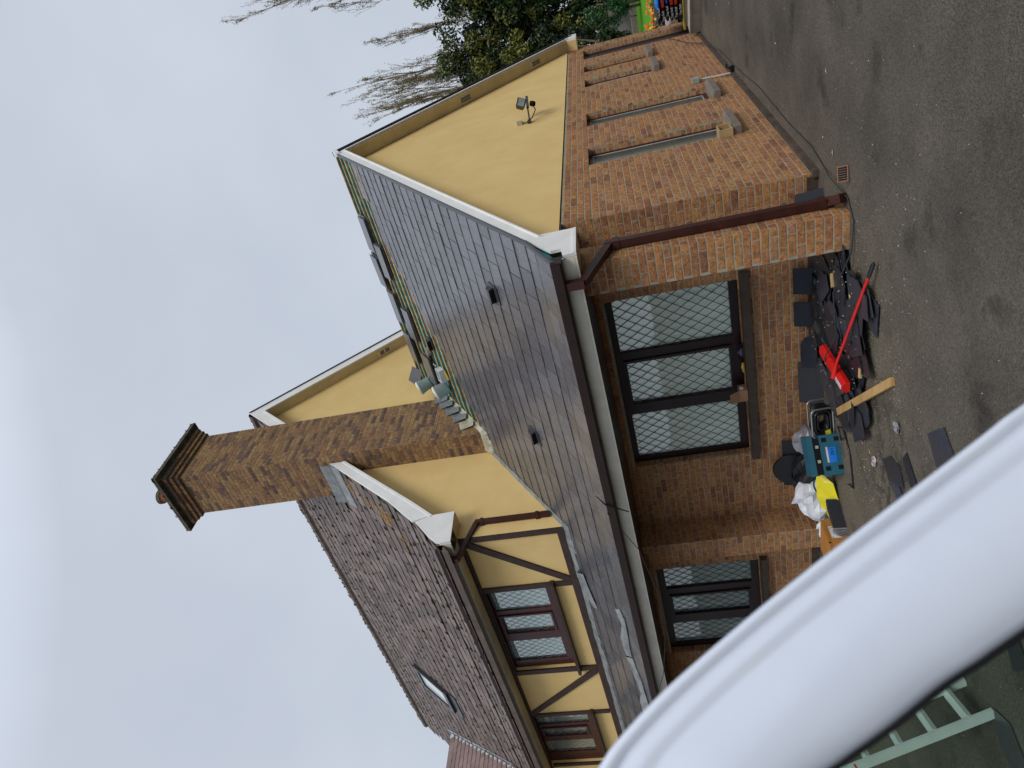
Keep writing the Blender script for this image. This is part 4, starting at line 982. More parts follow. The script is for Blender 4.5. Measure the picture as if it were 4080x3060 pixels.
def in_heap(x_, y_):                         # footprint of the heap
    return -2.25 < x_ < -.30 and y_ > -1.62+.12*0 and y_ < -.06 and not (x_ > -.62 and y_ > -.6) and not (x_ < -1.9 and y_ < -1.25) and not (x_ > -.5 and y_ < -1.4)
n_ = 0; tries = 0
while n_ < 84 and tries < 900:
    tries += 1; x_ = rs.uniform(-2.2,-.35); y_ = rs.uniform(-1.60,-.1)
    if not in_heap(x_, y_): continue
    hgt = .06*math.exp(-((x_+1.2)/.7)**2-((y_+.55)/.55)**2)
    zz = G+.010+n_*.0010+hgt*.5
    slate_thing('broken_slate', (x_, y_, zz), (rs.uniform(-.07,.03), rs.uniform(-.05,.05), rs.choice((0,1.57,.5,-.6))+rs.uniform(-.35,.35)), piece(rs.uniform(.25,.34), rs.uniform(.32,.52), tries, .38), 'broken dark slate lying in the heap below the large ground floor window', SG)
    n_ += 1
# plastic sheeting over the middle of the heap
def sheet(name, x0, x1, y0, y1, zf_, m_, nx, ny, seed, label, cat, amp=.02, keepf=None):
    r_ = random.Random(seed); q = MB()
    for i in range(nx+1):
        for j in range(ny+1):
            u_, v_ = i/nx, j/ny; x_ = x0+(x1-x0)*u_+r_.uniform(-.3,.3)*(x1-x0)/nx; y_ = y0+(y1-y0)*v_+r_.uniform(-.3,.3)*(y1-y0)/ny
            q.v.append((x_, y_, zf_(u_, v_)+r_.uniform(-amp, amp)))
    for i in range(nx):
        for j in range(ny):
            if keepf and not keepf(i/nx, j/ny): continue
            a = i*(ny+1)+j; q.face((a, a+ny+1, a+ny+2, a+1))
    o = q.build(name, m_, loc=(x0,y0,G)); return tag(o, label, cat)
M['black_plastic'] = mat('black_plastic_sheet', (.014,.016,.020), .28, .5, var=.2, bump=.5, bscale=9)
sheet('plastic_sheet', -1.80, -1.0, -.75, -.12, lambda u_, v_: G+.09+.07*math.sin(u_*3.1)*math.sin(v_*3.1), M['black_plastic'], 12, 10, 4, 'crumpled shiny black sheet over the middle of the slate heap', 'sheet', .018, lambda u_, v_: not ((u_ < .2 and v_ < .25) or (u_ > .8 and v_ < .3)))
wl = [(-1.10,-.12,.09,.30,.26,'dark slate standing against the brick wall, nearest the pillar'),(-1.50,-.12,.09,.30,.26,'dark slate standing against the brick wall, left of its neighbour')]
for x_, y_, z_, w_, l_, lb in wl:
    slate_thing('leaning_slate', (x_, y_, z_), (1.22,0,.02), [(-w_/2,-l_/2),(w_/2,-l_/2),(w_/2,l_/2),(-w_/2,l_/2)], lb, 'slates leaning on the front wall')
slate_thing('leaning_slate', (-1.98,-.16,.03), (.7,.1,.55), [(-.17,-.17),(.17,-.17),(.17,.17),(-.17,.17)], 'bluish square slate tilted against the wall beside the red broom head', 'slates leaning on the front wall')
slate_thing('leaning_slate', (-2.45,-.14,.02), (1.0,0,.1), [(-.25,-.20),(.28,-.20),(.28,.18),(-.25,.18)], 'grey slate sheet leaning on the wall behind the cable reel', 'slates leaning on the front wall', m_=M['slate_loose'])
slate_thing('leaning_slate', (-.19,-.16,.03), (1.05,.25,.25), [(-.16,-.17),(.14,-.15),(.02,.17),(-.16,.14)], 'blue black slate wedged between the house corner and the brown downpipe', 'slates leaning on the front wall')
# loose slates on the asphalt
slate_thing('loose_slate', (-.96,-3.07,G+.006), (.01,.01,-.62), [(-.17,-.16),(.20,-.14),(.17,.15),(-.14,.19)], 'largest whole slate lying flat on the asphalt by the white van door', 'loose slates on the asphalt')
slate_thing('loose_slate', (-1.86,-2.28,G+.006), (0,.02,.3), [(-.02,-.24),(.15,-.16),(.14,.05),(.02,.24),(-.12,.1)], 'pointed slate shard with pale edges lying flat on the asphalt', 'loose slates on the asphalt')
slate_thing('loose_slate', (-1.99,-2.40,G+.006), (0,.02,.1), [(-.10,-.16),(.06,-.20),(.11,.02),(.03,.18)], 'narrow slate shard beside the pointed one on the asphalt', 'loose slates on the asphalt')
slate_thing('loose_slate', (-1.55,-2.60,G+.006), (0,.01,.9), [(-.15,-.09),(.15,-.04),(.12,.09),(-.11,.07)], 'thin slate shard between the pointed shard and the large slate', 'loose slates on the asphalt')
slate_thing('loose_slate', (-2.28,-4.42,G+.006), (0,.01,-.2), [(-.14,-.26),(.10,-.18),(.14,.12),(-.02,.27),(-.16,.1)], 'bluish slate on the asphalt beside the foot of the stepladder', 'loose slates on the asphalt')
slate_thing('loose_slate', (-1.53,-4.24,G+.006), (0,.01,-.5), [(-.12,-.08),(.10,-.09),(.11,.08),(-.08,.09)], 'small slate corner seen through the van window glass', 'loose slates on the asphalt')
for i, (x_, y_, rz0, l_, lb) in enumerate(((-.72,-.86,.7,.13,'short pine offcut on the slates, nearest the pillar'),(-.62,-1.28,.9,.12,'short pine offcut on the slates beside the broom handle'),(-1.27,-1.60,.2,.09,'small chunk of pale wood at the outer edge of the slate heap'))):
    q = MB(); q.obox(TR((x_,y_,G+.075+(.03 if i == 0 else 0)),(.1,.1,rz0)), (l_,.035,.02)); o = q.build('wood_offcut', mat('pine_offcut%d' % i, (.50,.34,.15), .75, .2, var=.15), loc=(x_,y_,G)); tag(o, lb, 'wood', 'pine offcuts')
q = MB(); A, B_ = Vector((-.97,-2.17,G+.018)), Vector((-2.10,-1.08,G+.10)); d_ = B_-A
q.obox(Matrix.Translation((A+B_)/2) @ d_.to_track_quat('X','Z').to_matrix().to_4x4(), (d_.length,.07,.03)); o = q.build('plank', mat('plank_wood', (.42,.27,.11), .7, .2, scale=3, col2=(.30,.18,.065), stretch=(.6,3,3)), loc=(-1.5,-1.6,G)); tag(o, 'short pale timber plank lying on the asphalt in front of the cable reel', 'plank')
# red push broom
br = empty('push_broom', (-1.5,-1.2,G+.1), 'red push broom with black grip lying across the slate heap', 'broom')
M['red'] = mat('red_plastic', (.56,.012,.010), .35, .45, var=.08)
A, B_ = Vector((-1.47,-.86,.125)), Vector((-1.49,-1.50,.095)); d_ = (B_-A)
T4 = Matrix.Translation((A+B_)/2) @ d_.to_track_quat('X','Z').to_matrix().to_4x4(); Lh = d_.length
q = MB(); sec = [(-.052,-.03),(.052,-.03),(.056,.005),(.035,.038),(-.035,.038),(-.056,.005)]
q.prism([T4 @ Vector((-Lh/2, y_, z_)) for y_, z_ in sec], T4.to_3x3() @ Vector((Lh,0,0))); q.build('broom_head', M['red'], br, loc=(A+B_)/2)
q = MB(); q.prism([T4 @ Vector((-Lh/2+.01, y_, z_)) for y_, z_ in ((-.045,-.075),(.045,-.075),(.045,-.031),(-.045,-.031))], T4.to_3x3() @ Vector((Lh-.02,0,0))); q.build('bristles', M['dark'], br, loc=(A+B_)/2)
q = MB(); q.obox(T4 @ Matrix.Translation((Lh*.32,-.012,.0395)), (.16,.045,.002)); lab_ = q.build('label_sticker', mat('paper_label', (.72,.70,.70), .5, .3), br, loc=T4 @ Vector((Lh*.32,0,.04)))
q = MB()
for i in range(11): q.obox(T4 @ Matrix.Translation((Lh*.32-.065+i*.013,-.012,.041)), (.006 if i % 3 else .009,.030 if i > 1 else .036,.001))
q.build('label_print', mat('label_ink', (.42,.30,.32), .6, .2), lab_, loc=T4 @ Vector((Lh*.32,0,.04)))
J = Vector((-1.44,-1.29,.15)); T_ = Vector((-.13,-1.73,-.015)); g_ = J.lerp(T_, .885)
q = MB(); q.tube([J+(J-T_).normalized()*.03-Vector((.03,.02,.0)), J.lerp(T_,.08)], [.027,.018], 10); q.tube([J.lerp(T_,.05), g_], .0135, 12); q.build('handle', M['red'], br, loc=J)
q = MB(); q.tube([g_, g_.lerp(T_,.1), g_.lerp(T_,.85), T_], [.0145,.017,.017,.008], 12); q.build('grip', M['black_plastic'], br, loc=T_)
# blue-green tool case, opened lid edge
u_ = Vector((-.30,-.24,0)).normalized(); v_ = Vector((-u_.y, u_.x, 0)); 
if v_.y < 0: v_ = -v_
O = Vector((-2.68,-.74,G)); Wc = .44
tcs = empty('tool_case', O+u_*.22, 'blue-green plastic tool case with blue sticker standing by the wall', 'tool case')
M['teal_p'] = mat('petrol_plastic', (.018,.105,.155), .45, .4, var=.1, fine=.04)
def lb_(q, a, b_, c, d, z0, z1, tone=.5):   # box in case coordinates: along u a..b, along v c..d
    P = [O+u_*x_+v_*y_+Vector((0,0,z_)) for z_ in (z0, z1) for x_, y_ in ((a,c),(b_,c),(b_,d),(a,d))]; q.hexa(P, tone)
q = MB(); lb_(q, 0, Wc, 0, .30, .0, .205); q.build('case_body', M['teal_p'], tcs, loc=O)
q = MB(); lb_(q, 0, Wc, .04, .31, .27, .335); q.build('lid', M['teal_p'], tcs, loc=O+Vector((0,0,.3)))
q = MB(); lb_(q, .02, Wc-.02, .03, .29, .206, .269); q.build('case_gap', M['dark'], tcs, loc=O+Vector((0,0,.24)))
for x_ in (.05,.36):
    for z_ in (.03,.16):
        q = MB(); lb_(q, x_-.02, x_+.025, -.014, -.001, z_-.018, z_+.025); q.build('latch', M['dark'], tcs, loc=O+u_*x_+Vector((0,0,z_)))
for x_ in (.12,.28):
    q = MB(); lb_(q, x_-.016, x_+.016, .0, .029, .222, .250); q.build('clasp', mat('pale_clasp%d' % int(x_*100), (.42,.40,.28), .6, .3), tcs, loc=O+u_*x_)
q = MB(); lb_(q, .135, .305, -.006, -.001, .052, .135); stk = q.build('blue_sticker', mat('blue_sticker', (.012,.17,.62), .3, .5), tcs, loc=O)
q = MB(); lb_(q, .13, .30, -.005, -.001, .136, .155); q.build('white_strip', mat('white_strip', (.6,.5,.5), .4, .4), tcs, loc=O)
def strokes(q, segs, base, U_, V_, w_, nrm):
    for (x0, z0, x1, z1) in segs:
        A = base+U_*x0+V_*z0; B_ = base+U_*x1+V_*z1; t = (B_-A).normalized(); n_ = t.cross(nrm).normalized()*w_/2
        q.hexa([A-n_, B_-n_, B_+n_, A+n_, A-n_+nrm*.001, B_-n_+nrm*.001, B_+n_+nrm*.001, A+n_+nrm*.001])
dig7 = [(0,1,.6,1),(.6,1,.2,0),(.12,.5,.5,.5)]; dig5 = [(.6,1,.05,1),(.05,1,.0,.55),(0,.55,.5,.5),(.5,.5,.5,.1),(.5,.1,0,0)]; dig1 = [(0,.7,.3,1),(.3,1,.3,0)]
q = MB(); nb = -v_
# the sticker is read from the front: x grows to the right of the viewer, i.e. along -u
for i, dg in enumerate((dig7, dig5, dig1)): strokes(q, [tuple(k_*.030 for k_ in s_) for s_ in dg], O+u_*(.225-i*.028)+Vector((0,0,.075))-v_*.0065, -u_, Vector((0,0,1)), .005, nb)
q.build('handwriting', M['dark'], stk, loc=O, fix=False)
# cable reel: steel tube frame with black coils
ree = empty('cable_reel', (-2.58,-.62,G), 'black cable coiled in a bent steel tube frame', 'cable reel')
def rrect(c, U_, V_, w_, h_, r_, n=4):
    pts = []
    for (sx_, sy_, a0) in ((1,1,0),(-1,1,90),(-1,-1,180),(1,-1,270)):
        for i in range(n+1):
            a = rad(a0+90*i/n); pts.append(c+U_*(sx_*(w_/2-r_)+r_*math.cos(a))+V_*(sy_*(h_/2-r_)+r_*math.sin(a)))
    return pts
U_, V_ = Vector((-1,-.25,0)).normalized(), Vector((0,0,1)); V_ = Vector((0.15,-.25,.95)).normalized()
for dy in (0,.17):
    q = MB(); q.tube(rrect(Vector((-2.58,-.66+dy,.075)), U_, V_, .34, .25, .05), .011, 8, closed=True); q.build('tube_frame', mat('steel_tube%d' % int(dy*100), (.36,.37,.36), .3, .5, metal=.7), ree, loc=(-2.58,-.66+dy,.07), smooth=True)
q = MB()
for k_ in range(7):
    q.tube(rrect(Vector((-2.58,-.65+k_*.023,.07)), U_, V_, .27-.012*(k_ % 2), .18+.012*(k_ % 3), .07, 5), .012, 6, closed=True)
    q.tube(rrect(Vector((-2.58,-.645+k_*.023,.07)), U_, V_, .20, .12, .055, 5), .012, 6, closed=True)
q.build('coil', M['black_plastic'], ree, loc=(-2.58,-.6,.07), smooth=True)
q = MB(); q.box((-2.74,-.70,.0),(-2.68,-.655,.05)); q.build('yellow_plug', mat('yellow_plastic', (.62,.56,.03), .4, .4), ree, loc=(-2.7,-.68,.0))
q = MB(); q.tube([(-2.45,-.70,-.03),(-2.36,-.9,-.045),(-2.50,-1.02,-.045),(-2.62,-.93,-.04),(-2.5,-.84,-.03),(-2.42,-.98,-.045),(-2.62,-1.20,-.048),(-2.95,-1.32,-.048),(-3.02,-1.18,-.045)], .009, 6); q.build('trailing_cable', M['black_plastic'], ree, loc=(-2.6,-1,G), smooth=True)
# lumpy bags
def lumpy(name, c, size, seed, m_, label, cat, top=None, nu=18, nv=11, amp=.16, pinch=None):
    r_ = random.Random(seed); q = MB()
    ph = [(r_.uniform(1,5), r_.uniform(1,4), r_.uniform(0,6.28), r_.uniform(.3,1)) for _ in range(7)]
    for j in range(nv+1):
        th = math.pi*j/nv
        for i in range(nu):
            f = 2*math.pi*i/nu; k_ = 1+amp*sum(w_*math.sin(a*f+p_)*math.sin(b_*th+p_) for a, b_, p_, w_ in [(round(a), b_, p_, w_) for a, b_, p_, w_ in ph])/2+r_.uniform(-.04,.04)
            x_, y_, z_ = math.sin(th)*math.cos(f)*k_, math.sin(th)*math.sin(f)*k_, math.cos(th)*k_
            if pinch and z_ > .3: s_ = 1-pinch*min(1, (z_-.3)/.7); x_ *= s_; y_ *= s_; z_ *= 1+.5*(z_-.3)
            q.v.append((c[0]+x_*size[0], c[1]+y_*size[1], max(G+.004, c[2]+z_*size[2])))
    for j in range(nv):
        for i in range(nu):
            i2 = (i+1) % nu; q.face((j*nu+i, (j+1)*nu+i, (j+1)*nu+i2, j*nu+i2))
    o = q.build(name, m_, loc=(c[0],c[1],G)); return tag(o, label, cat)
M['bag_w'] = mat('white_thin_plastic', (.66,.68,.72), .38, .4, scale=5, col2=(.50,.52,.56), bump=.6, bscale=14)
M['bag_g'] = mat('grey_thin_plastic', (.25,.245,.27), .33, .45, scale=6, col2=(.14,.14,.16), bump=.6, bscale=14)
M['bag_k'] = mat('black_bag', (.010,.011,.013), .5, .35, var=.2, bump=.5, bscale=10)
lumpy('black_sack', (-3.72,-.26,.08), (.34,.22,.22), 3, M['bag_k'], 'black sack slumped against the wall behind the tool case', 'bag')
q = MB(); q.lathe(TR((-3.70,-.14,.30),(rad(78),0,rad(6))), [(0,.02),(.21,.02),(.225,.0),(.21,-.03),(0,-.03)], 28); o = q.build('round_lid', M['bag_k'], loc=(-3.7,-.14,.3)); tag(o, 'round black lid propped on the black sack against the wall', 'lid')
slate_thing('leaning_slate', (-3.62,-.10,.28), (1.32,0,.0), [(-.38,-.12),(.36,-.12),(.36,.12),(-.38,.11)], 'wide black slate behind the round black lid on the wall', 'slates leaning on the front wall', m_=M['bag_k'])
lumpy('grey_bag', (-3.12,-.30,.17), (.20,.13,.12), 8, M['bag_g'], 'translucent grey plastic bag heaped between tool case and wall', 'bag', amp=.3)
lumpy('white_bag', (-3.90,-.52,.10), (.30,.20,.20), 13, M['bag_w'], 'crumpled white plastic bag resting on the white tub', 'bag', amp=.28)
lumpy('white_bag', (-4.28,-.62,.02), (.14,.10,.09), 19, M['bag_w'], 'small twisted end of white plastic beside the brick pier', 'bag', amp=.35)
q = MB(); T4 = TR((-3.62,-.55,.0),(rad(-62),rad(8),rad(68))); q.lathe(T4, [(0,-.13),(.10,-.13),(.125,.11),(.13,.11),(.13,.135),(.115,.135),(.115,.11),(0,.10)], 26); tb = q.build('white_tub', mat('white_tub', (.62,.66,.62), .4, .4), loc=(-3.62,-.55,0), smooth=False); 
tub = empty('plastic_tub', (-3.62,-.55,G), 'white plastic tub with dark green band tipped beside the tool case', 'tub'); tb.parent = tub; tb.location = tb.location-wloc(tub); tb.name = 'tub_body'
q = MB(); q.lathe(T4, [(.1235,.06),(.1275,.085)], 26); q.build('green_band', mat('green_band', (.010,.06,.06), .4, .4), tub, loc=(-3.62,-.55,0), fix=False)
q = MB()
pts_ = [(-3.38,-.62,.10),(-3.42,-.70,.06),(-3.62,-.76,.04),(-3.80,-.78,.01),(-4.00,-.74,-.02)]
for i, p in enumerate(pts_):
    hw = (.03,.085,.11,.09,.02)[i]
    q.v += [(p[0]-.02,p[1]+hw*.5,p[2]+hw),(p[0],p[1]-.02,p[2]+.015),(p[0]+.02,p[1]-hw*.7,max(G+.01,p[2]-hw*.8))]
for i in range(4):
    for k_ in range(2): q.face((i*3+k_, i*3+k_+1, (i+1)*3+k_+1, (i+1)*3+k_))
n0 = len(q.v); q.v += [(a-.012,b_+.012,c) for a, b_, c in q.v[:n0]]
for i in range(4):
    for k_ in range(2): q.face((n0+i*3+k_, n0+(i+1)*3+k_, n0+(i+1)*3+k_+1, n0+i*3+k_+1))
o = q.build('yellow_bag', mat('yellow_bag', (.70,.62,.01), .4, .4, scale=8, col2=(.58,.50,.01), bump=.3, bscale=10), loc=(-3.7,-.7,G)); tag(o, 'bright yellow plastic bag lying against the white tub', 'bag')
# slates on edge with pale cut edges
stk = empty('slate_bundle', (-3.80,-1.02,G), 'bundle of dark slates with pale edges standing beside the cardboard box', 'slates')
for i in range(6):
    A = Vector((-3.62-.028*i, -.82-.0*i, G+.09)); T4 = TR((-3.66-.030*i,-.98,G+.075),(rad(-72+5*i),rad(0),rad(62+3*i)))
    q = MB(); q.obox(T4, (.34,.16+.01*(i % 2),.008)); pc = q.build('slate', M['slate_loose'], stk, loc=A)
    q = MB(); q.obox(T4 @ Matrix.Translation((0,.085+.005*(i % 2),0)), (.345,.007,.010)); q.obox(T4 @ Matrix.Translation((-.172,0,0)), (.007,.165,.010)); q.obox(T4 @ Matrix.Translation((.172,0,0)), (.007,.165,.010)); q.build('cut_edge', mat('cut_edge', (.45,.47,.48), .6, .3) if i == 0 else bpy.data.materials['cut_edge'], pc, loc=A)
# cardboard box with label
cbx = empty('cardboard_box', (-4.12,-1.12,G), 'orange-brown cardboard box with white label in front of the brick pier', 'cardboard box')
M['card'] = mat('cardboard', (.42,.185,.045), .75, .2, var=.1, scale=4)
q = MB(); q.box((-4.36,-1.22,G+.002),(-3.87,-.86,.155)); q.build('carton', M['card'], cbx, loc=(-4.1,-1.1,0))
q = MB(); q.box((-4.36,-1.226,.135),(-3.866,-1.20,.158)); q.box((-3.872,-1.22,.135),(-3.866,-.86,.158)); q.build('flap', M['card'], cbx, loc=(-4.1,-1.1,.15))
q = MB(); q.box((-3.868,-1.15,-.005),(-3.8665,-.97,.105)); lb0 = q.build('label', bpy.data.materials['paper_label'], cbx, loc=(-3.868,-1.06,.05))
q = MB()
for i in range(7): q.box((-3.866,-1.09+i*.009,.035),(-3.8655,-1.085+i*.009+(.002 if i % 2 else 0),.07))
for i in range(2): q.box((-3.866,-1.145+i*.14,.088),(-3.8655,-1.13+i*.14,.098))
for i in range(5): q.box((-3.866,-1.0,.03+i*.010),(-3.8655,-.98,.034+i*.010))
q.build('label_print', M['dark'], lb0, loc=(-3.866,-1.06,.05))
# small things on the sills
q = MB(); q.box((-2.58,-.075,.748),(-2.42,.045,.845)); sb0 = q.build('carton', mat('brown_card', (.30,.17,.095), .8, .2, var=.08), loc=(-2.5,0,.75))
sbx = empty('small_box', (-2.5,-.02,.748), 'small brown cardboard box with raised flap on the brown window sill', 'cardboard box'); sb0.parent = sbx; sb0.location = sb0.location-wloc(sbx)
q = MB(); q.hexa([(-2.58,-.08,.845),(-2.42,-.08,.845),(-2.42,-.074,.845),(-2.58,-.074,.845),(-2.56,-.12,.955),(-2.43,-.12,.955),(-2.43,-.114,.955),(-2.56,-.114,.955)]); q.build('flap', bpy.data.materials['brown_card'], sbx, loc=(-2.5,-.1,.85))
q = MB(); q.box((-2.437,-.05,.79),(-2.417,-.0,.83)); q.build('label', bpy.data.materials['paper_label'], sbx, loc=(-2.42,0,.8))
gr = empty('hand_tool', (-2.0,-.03,.75), 'black and yellow work gloves and pliers lying on the brown window sill', 'tools')
q = MB(); q.tube([(-1.80,-.02,.775),(-1.92,-.03,.79),(-2.06,-.035,.775)], [.022,.028,.018], 8); q.build('dark_grip', M['dark'], gr, loc=(-1.9,0,.77))
q = MB(); q.tube([(-2.04,-.06,.775),(-2.10,-.06,.78),(-2.17,-.055,.77)], [.012,.018,.010], 8); q.build('yellow_handle', mat('tool_yellow', (.55,.36,.03), .5, .4), gr, loc=(-2.1,-.06,.77))
q = MB(); q.prism([(-1.84,-.06,.775),(-1.90,-.06,.82),(-1.96,-.06,.775)], (0,.02,0)); q.build('purple_cuff', mat('purple_cloth', (.10,.09,.20), .8, .2), gr, loc=(-1.9,-.06,.78))
wb = empty('wooden_box_frame', (.03,1.78,.45), 'small raw timber box standing on the nearest slim gable window sill', 'wooden box')
q = MB(); q.box((-.06,1.62,.442),(.09,1.64,.60)); q.box((-.06,1.82,.442),(.09,1.84,.60)); q.box((-.06,1.64,.442),(.09,1.82,.46)); q.box((-.06,1.64,.585),(.09,1.82,.60)); q.build('frame', mat('raw_timber', (.40,.29,.15), .8, .2, scale=3, col2=(.28,.19,.09)), wb, loc=(.02,1.73,.45))
q = MB(); q.box((-.05,1.641,.461),(-.04,1.819,.584)); q.build('back', M['dark'], wb, loc=(.02,1.73,.45))
# small litter
q = MB(); q.lathe(TR((-2.17,-1.50,G+.003)), [(0,.002),(.02,.002),(.022,0)], 14); o = q.build('copper_disc', M['copper'], loc=(-2.17,-1.5,G)); tag(o, 'small bright copper disc on the asphalt beyond the tool case', 'disc')
lumpy('litter', (-2.08,-1.88,G+.02), (.06,.03,.02), 31, mat('litter_white', (.55,.48,.50), .6, .3, scale=40, col2=(.15,.10,.12)), 'crumpled pale wrapper on the damp asphalt near the shards', 'litter', nu=9, nv=6, amp=.4)
lumpy('litter', (-1.33,-2.31,G+.02), (.05,.04,.018), 33, M['bag_g'], 'small grey plastic scrap on the asphalt past the plank', 'litter', nu=9, nv=6, amp=.4)
# terracotta drain piece by the downpipe
dr = empty('drain_grate', (.34,-.92,G), 'small terracotta framed drain grate beside the foot of the downpipe', 'drain')
T4 = TR((.31,-.93,G+.045),(1.0,.1,.5)) @ Matrix.Scale(.60,4); q = MB()
for (a, b_, c, d) in ((-.11,.11,-.075,-.06),(-.11,.11,.06,.075),(-.11,-.095,-.06,.06),(.095,.11,-.06,.06)): q.hexa([T4 @ Vector(p) for p in ((a,c,0),(b_,c,0),(b_,d,0),(a,d,0),(a,c,.015),(b_,c,.015),(b_,d,.015),(a,d,.015))])
q.build('frame', mat('terracotta_frame', (.24,.10,.06), .8, .2), dr, loc=(.34,-.92,G))
q = MB()
for i in range(6): q.obox(T4 @ Matrix.Translation((-.08+i*.032,0,.006)), (.016,.12,.008))
q.build('bars', M['dark'], dr, loc=(.34,-.92,G))
# thin cable along the foot of the gable, and one hanging from the gutter
q = MB(); q.tube([(.03,8.2,.55),(.035,7.2,.25),(.06,6.6,.02),(.12,5.6,G+.01),(.15,3.88,G+.01),(.22,2.6,G+.01),(.18,1.05,G+.012),(.20,.2,G+.01),(.13,-.30,G+.012),(.20,-.62,.02),(.10,-.95,G+.012),(-.05,-1.12,G+.012),(-.32,-1.14,G+.03),(-.7,-1.12,.11),(-1.1,-1.2,.10),(-1.42,-1.08,.17),(-1.62,-1.0,.12),(-1.75,-1.25,.0)], .0065, 6)
o = q.build('thin_cable', mat('dark_cable', (.03,.032,.036), .5, .4), loc=(.1,3,G), smooth=True); tag(o, 'thin grey cable running along the gable and over the slates', 'cable')
q = MB(); q.tube([(-2.75,-1.45,2.50),(-2.91,-1.44,2.44),(-3.43,-1.40,2.25),(-4.2,-1.37,2.14),(-5.18,-1.36,2.16),(-5.87,-1.38,2.27),(-6.32,-1.44,2.42),(-6.6,-1.45,2.5)], .0045, 5)
o = q.build('hanging_wire', bpy.data.materials['dark_cable'], loc=(-4.5,-1.4,2.3), smooth=True); tag(o, 'thin dark wire looping below the long gutter', 'wire')
q = MB(); q.prism([(-2.60,-1.46,2.50),(-2.625,-1.46,2.50),(-2.755,-1.47,2.27),(-2.745,-1.47,2.26)], (0,.004,0)); q.prism([(-2.52,-1.40,2.58),(-2.54,-1.40,2.58),(-2.635,-1.45,2.50),(-2.61,-1.45,2.49)], (0,.004,.003))
o = q.build('black_strap', M['dark'], loc=(-2.6,-1.45,2.4)); tag(o, 'short black strap hooked over the edge of the gutter', 'strap')

# ------------------------------------------------------------------ things on the half-laid roof
PA = math.atan(.672)
def on_roof(x_, y_, h=0): return Vector((x_, y_-h*math.sin(PA), roofz(y_)+h*math.cos(PA)))
stacks = [(-1.08,4.06,.02,6,'long slate stack on the battens, nearest the gable peak'),(-1.52,3.74,.05,6,'slate stack on the battens beside the highest slates'),(-1.85,4.18,-.04,6,'slate stack at the ridge, just behind its neighbour'),
          (-2.50,4.04,.03,5,'slate stack at the ridge in the middle of the open strip'),(-2.66,3.55,.03,6,'slate stack in mid strip, above the hooded vent'),(-3.35,3.98,.02,6,'long slate stack at the ridge near the far buckets'),(-3.50,3.35,.05,6,'slate stack wedged above the two white buckets')]
scs = slate_box(.60,.33,.007).mesh('stack_slate', [M['slate']])
for i, (x_, y_, yaw, n_, lb) in enumerate(stacks):
    e_ = empty('slate_stack', on_roof(x_, y_, .02), lb, 'slates', 'slate stacks lying on the roof battens')
    for k_ in range(n_):
        P = on_roof(x_+rs.uniform(-.03,.03), y_-.12+rs.uniform(-.015,.015), .022+k_*.0095); o = inst('slate', scs, e_, P, (PA,0,yaw+rs.uniform(-.03,.03)))
def bucket(x_, y_, tilt, lb):
    P = on_roof(x_, y_, .03); e_ = empty('white_bucket', P, lb, 'bucket', 'white buckets on the roof'); T4 = TR(P, tilt)
    q = MB(); q.lathe(T4, [(0,0),(.105,0),(.125,.23),(.130,.23)], 26); q.build('bucket_body', mat('translucent_white', (.66,.68,.68), .35, .4, var=.05) if 'translucent_white' not in bpy.data.materials else bpy.data.materials['translucent_white'], e_, loc=P, smooth=True)
    q = MB(); q.lathe(T4, [(.132,.215),(.137,.235),(.130,.25),(.115,.243),(0,.243)], 26); q.build('lid', M['white'], e_, loc=P)
    q = MB(); q.tube([T4 @ Vector((.128*math.cos(a), .128*math.sin(a)*.6-.05*math.sin(a/1), .20-.10*math.sin(a))) for a in [i*math.pi/8 for i in range(9)]], .004, 5); q.build('handle', M['white'], e_, loc=P)
bucket(-3.98,3.72,(.30,-.35,.2),'white lidded bucket nearest the ridge, between yellow wall and chimney'); bucket(-3.55,2.80,(.30,-.35,.2),'white lidded bucket below the other, beside the clear tray')
P = on_roof(-3.28,2.78,.03); q = MB(); T4 = TR(P,(PA,0,.1)); 
for (a, b_, c, d, h0, h1) in ((-.11,.11,-.08,.08,0,.006),(-.115,-.105,-.085,.085,0,.10),(.105,.115,-.085,.085,0,.10),(-.105,.105,-.085,-.075,0,.10),(-.105,.105,.075,.085,0,.10)): q.hexa([T4 @ Vector(p) for p in ((a,c,h0),(b_,c,h0),(b_,d,h0),(a,d,h0),(a,c,h1),(b_,c,h1),(b_,d,h1),(a,d,h1))])
o = q.build('clear_tray', mat('clear_tray', (.62,.64,.66), .25, .5), loc=P); tag(o, 'clear open plastic tray on the battens above the lower bucket', 'tray')
hm = empty('hammer', on_roof(-3.05,3.05,.03), 'red and black handled hammer lying between the battens', 'hammer')
q = MB(); q.tube([on_roof(-2.93,3.10,.05), on_roof(-3.03,3.06,.05)], .016, 8); q.build('red_grip', M['red'], hm, loc=on_roof(-3,3.05)); q = MB(); q.tube([on_roof(-3.03,3.06,.05), on_roof(-3.20,3.0,.05)], .012, 8); q.build('shaft', M['dark'], hm, loc=on_roof(-3.1,3.05)); q = MB(); q.tube([on_roof(-3.20,2.95,.05), on_roof(-3.22,3.06,.05)], .014, 8); q.build('head', mat('steel', (.4,.4,.4), .3, .5, metal=.6), hm, loc=on_roof(-3.2,3.0))
q = MB(); q.tube([on_roof(-3.14,2.66,.04), on_roof(-3.30,2.60,.04)], .018, 8); o = q.build('yellow_knife', bpy.data.materials['tool_yellow'], loc=on_roof(-3.2,2.63)); tag(o, 'small yellow tool handle on the membrane beside the clear tray', 'tool')
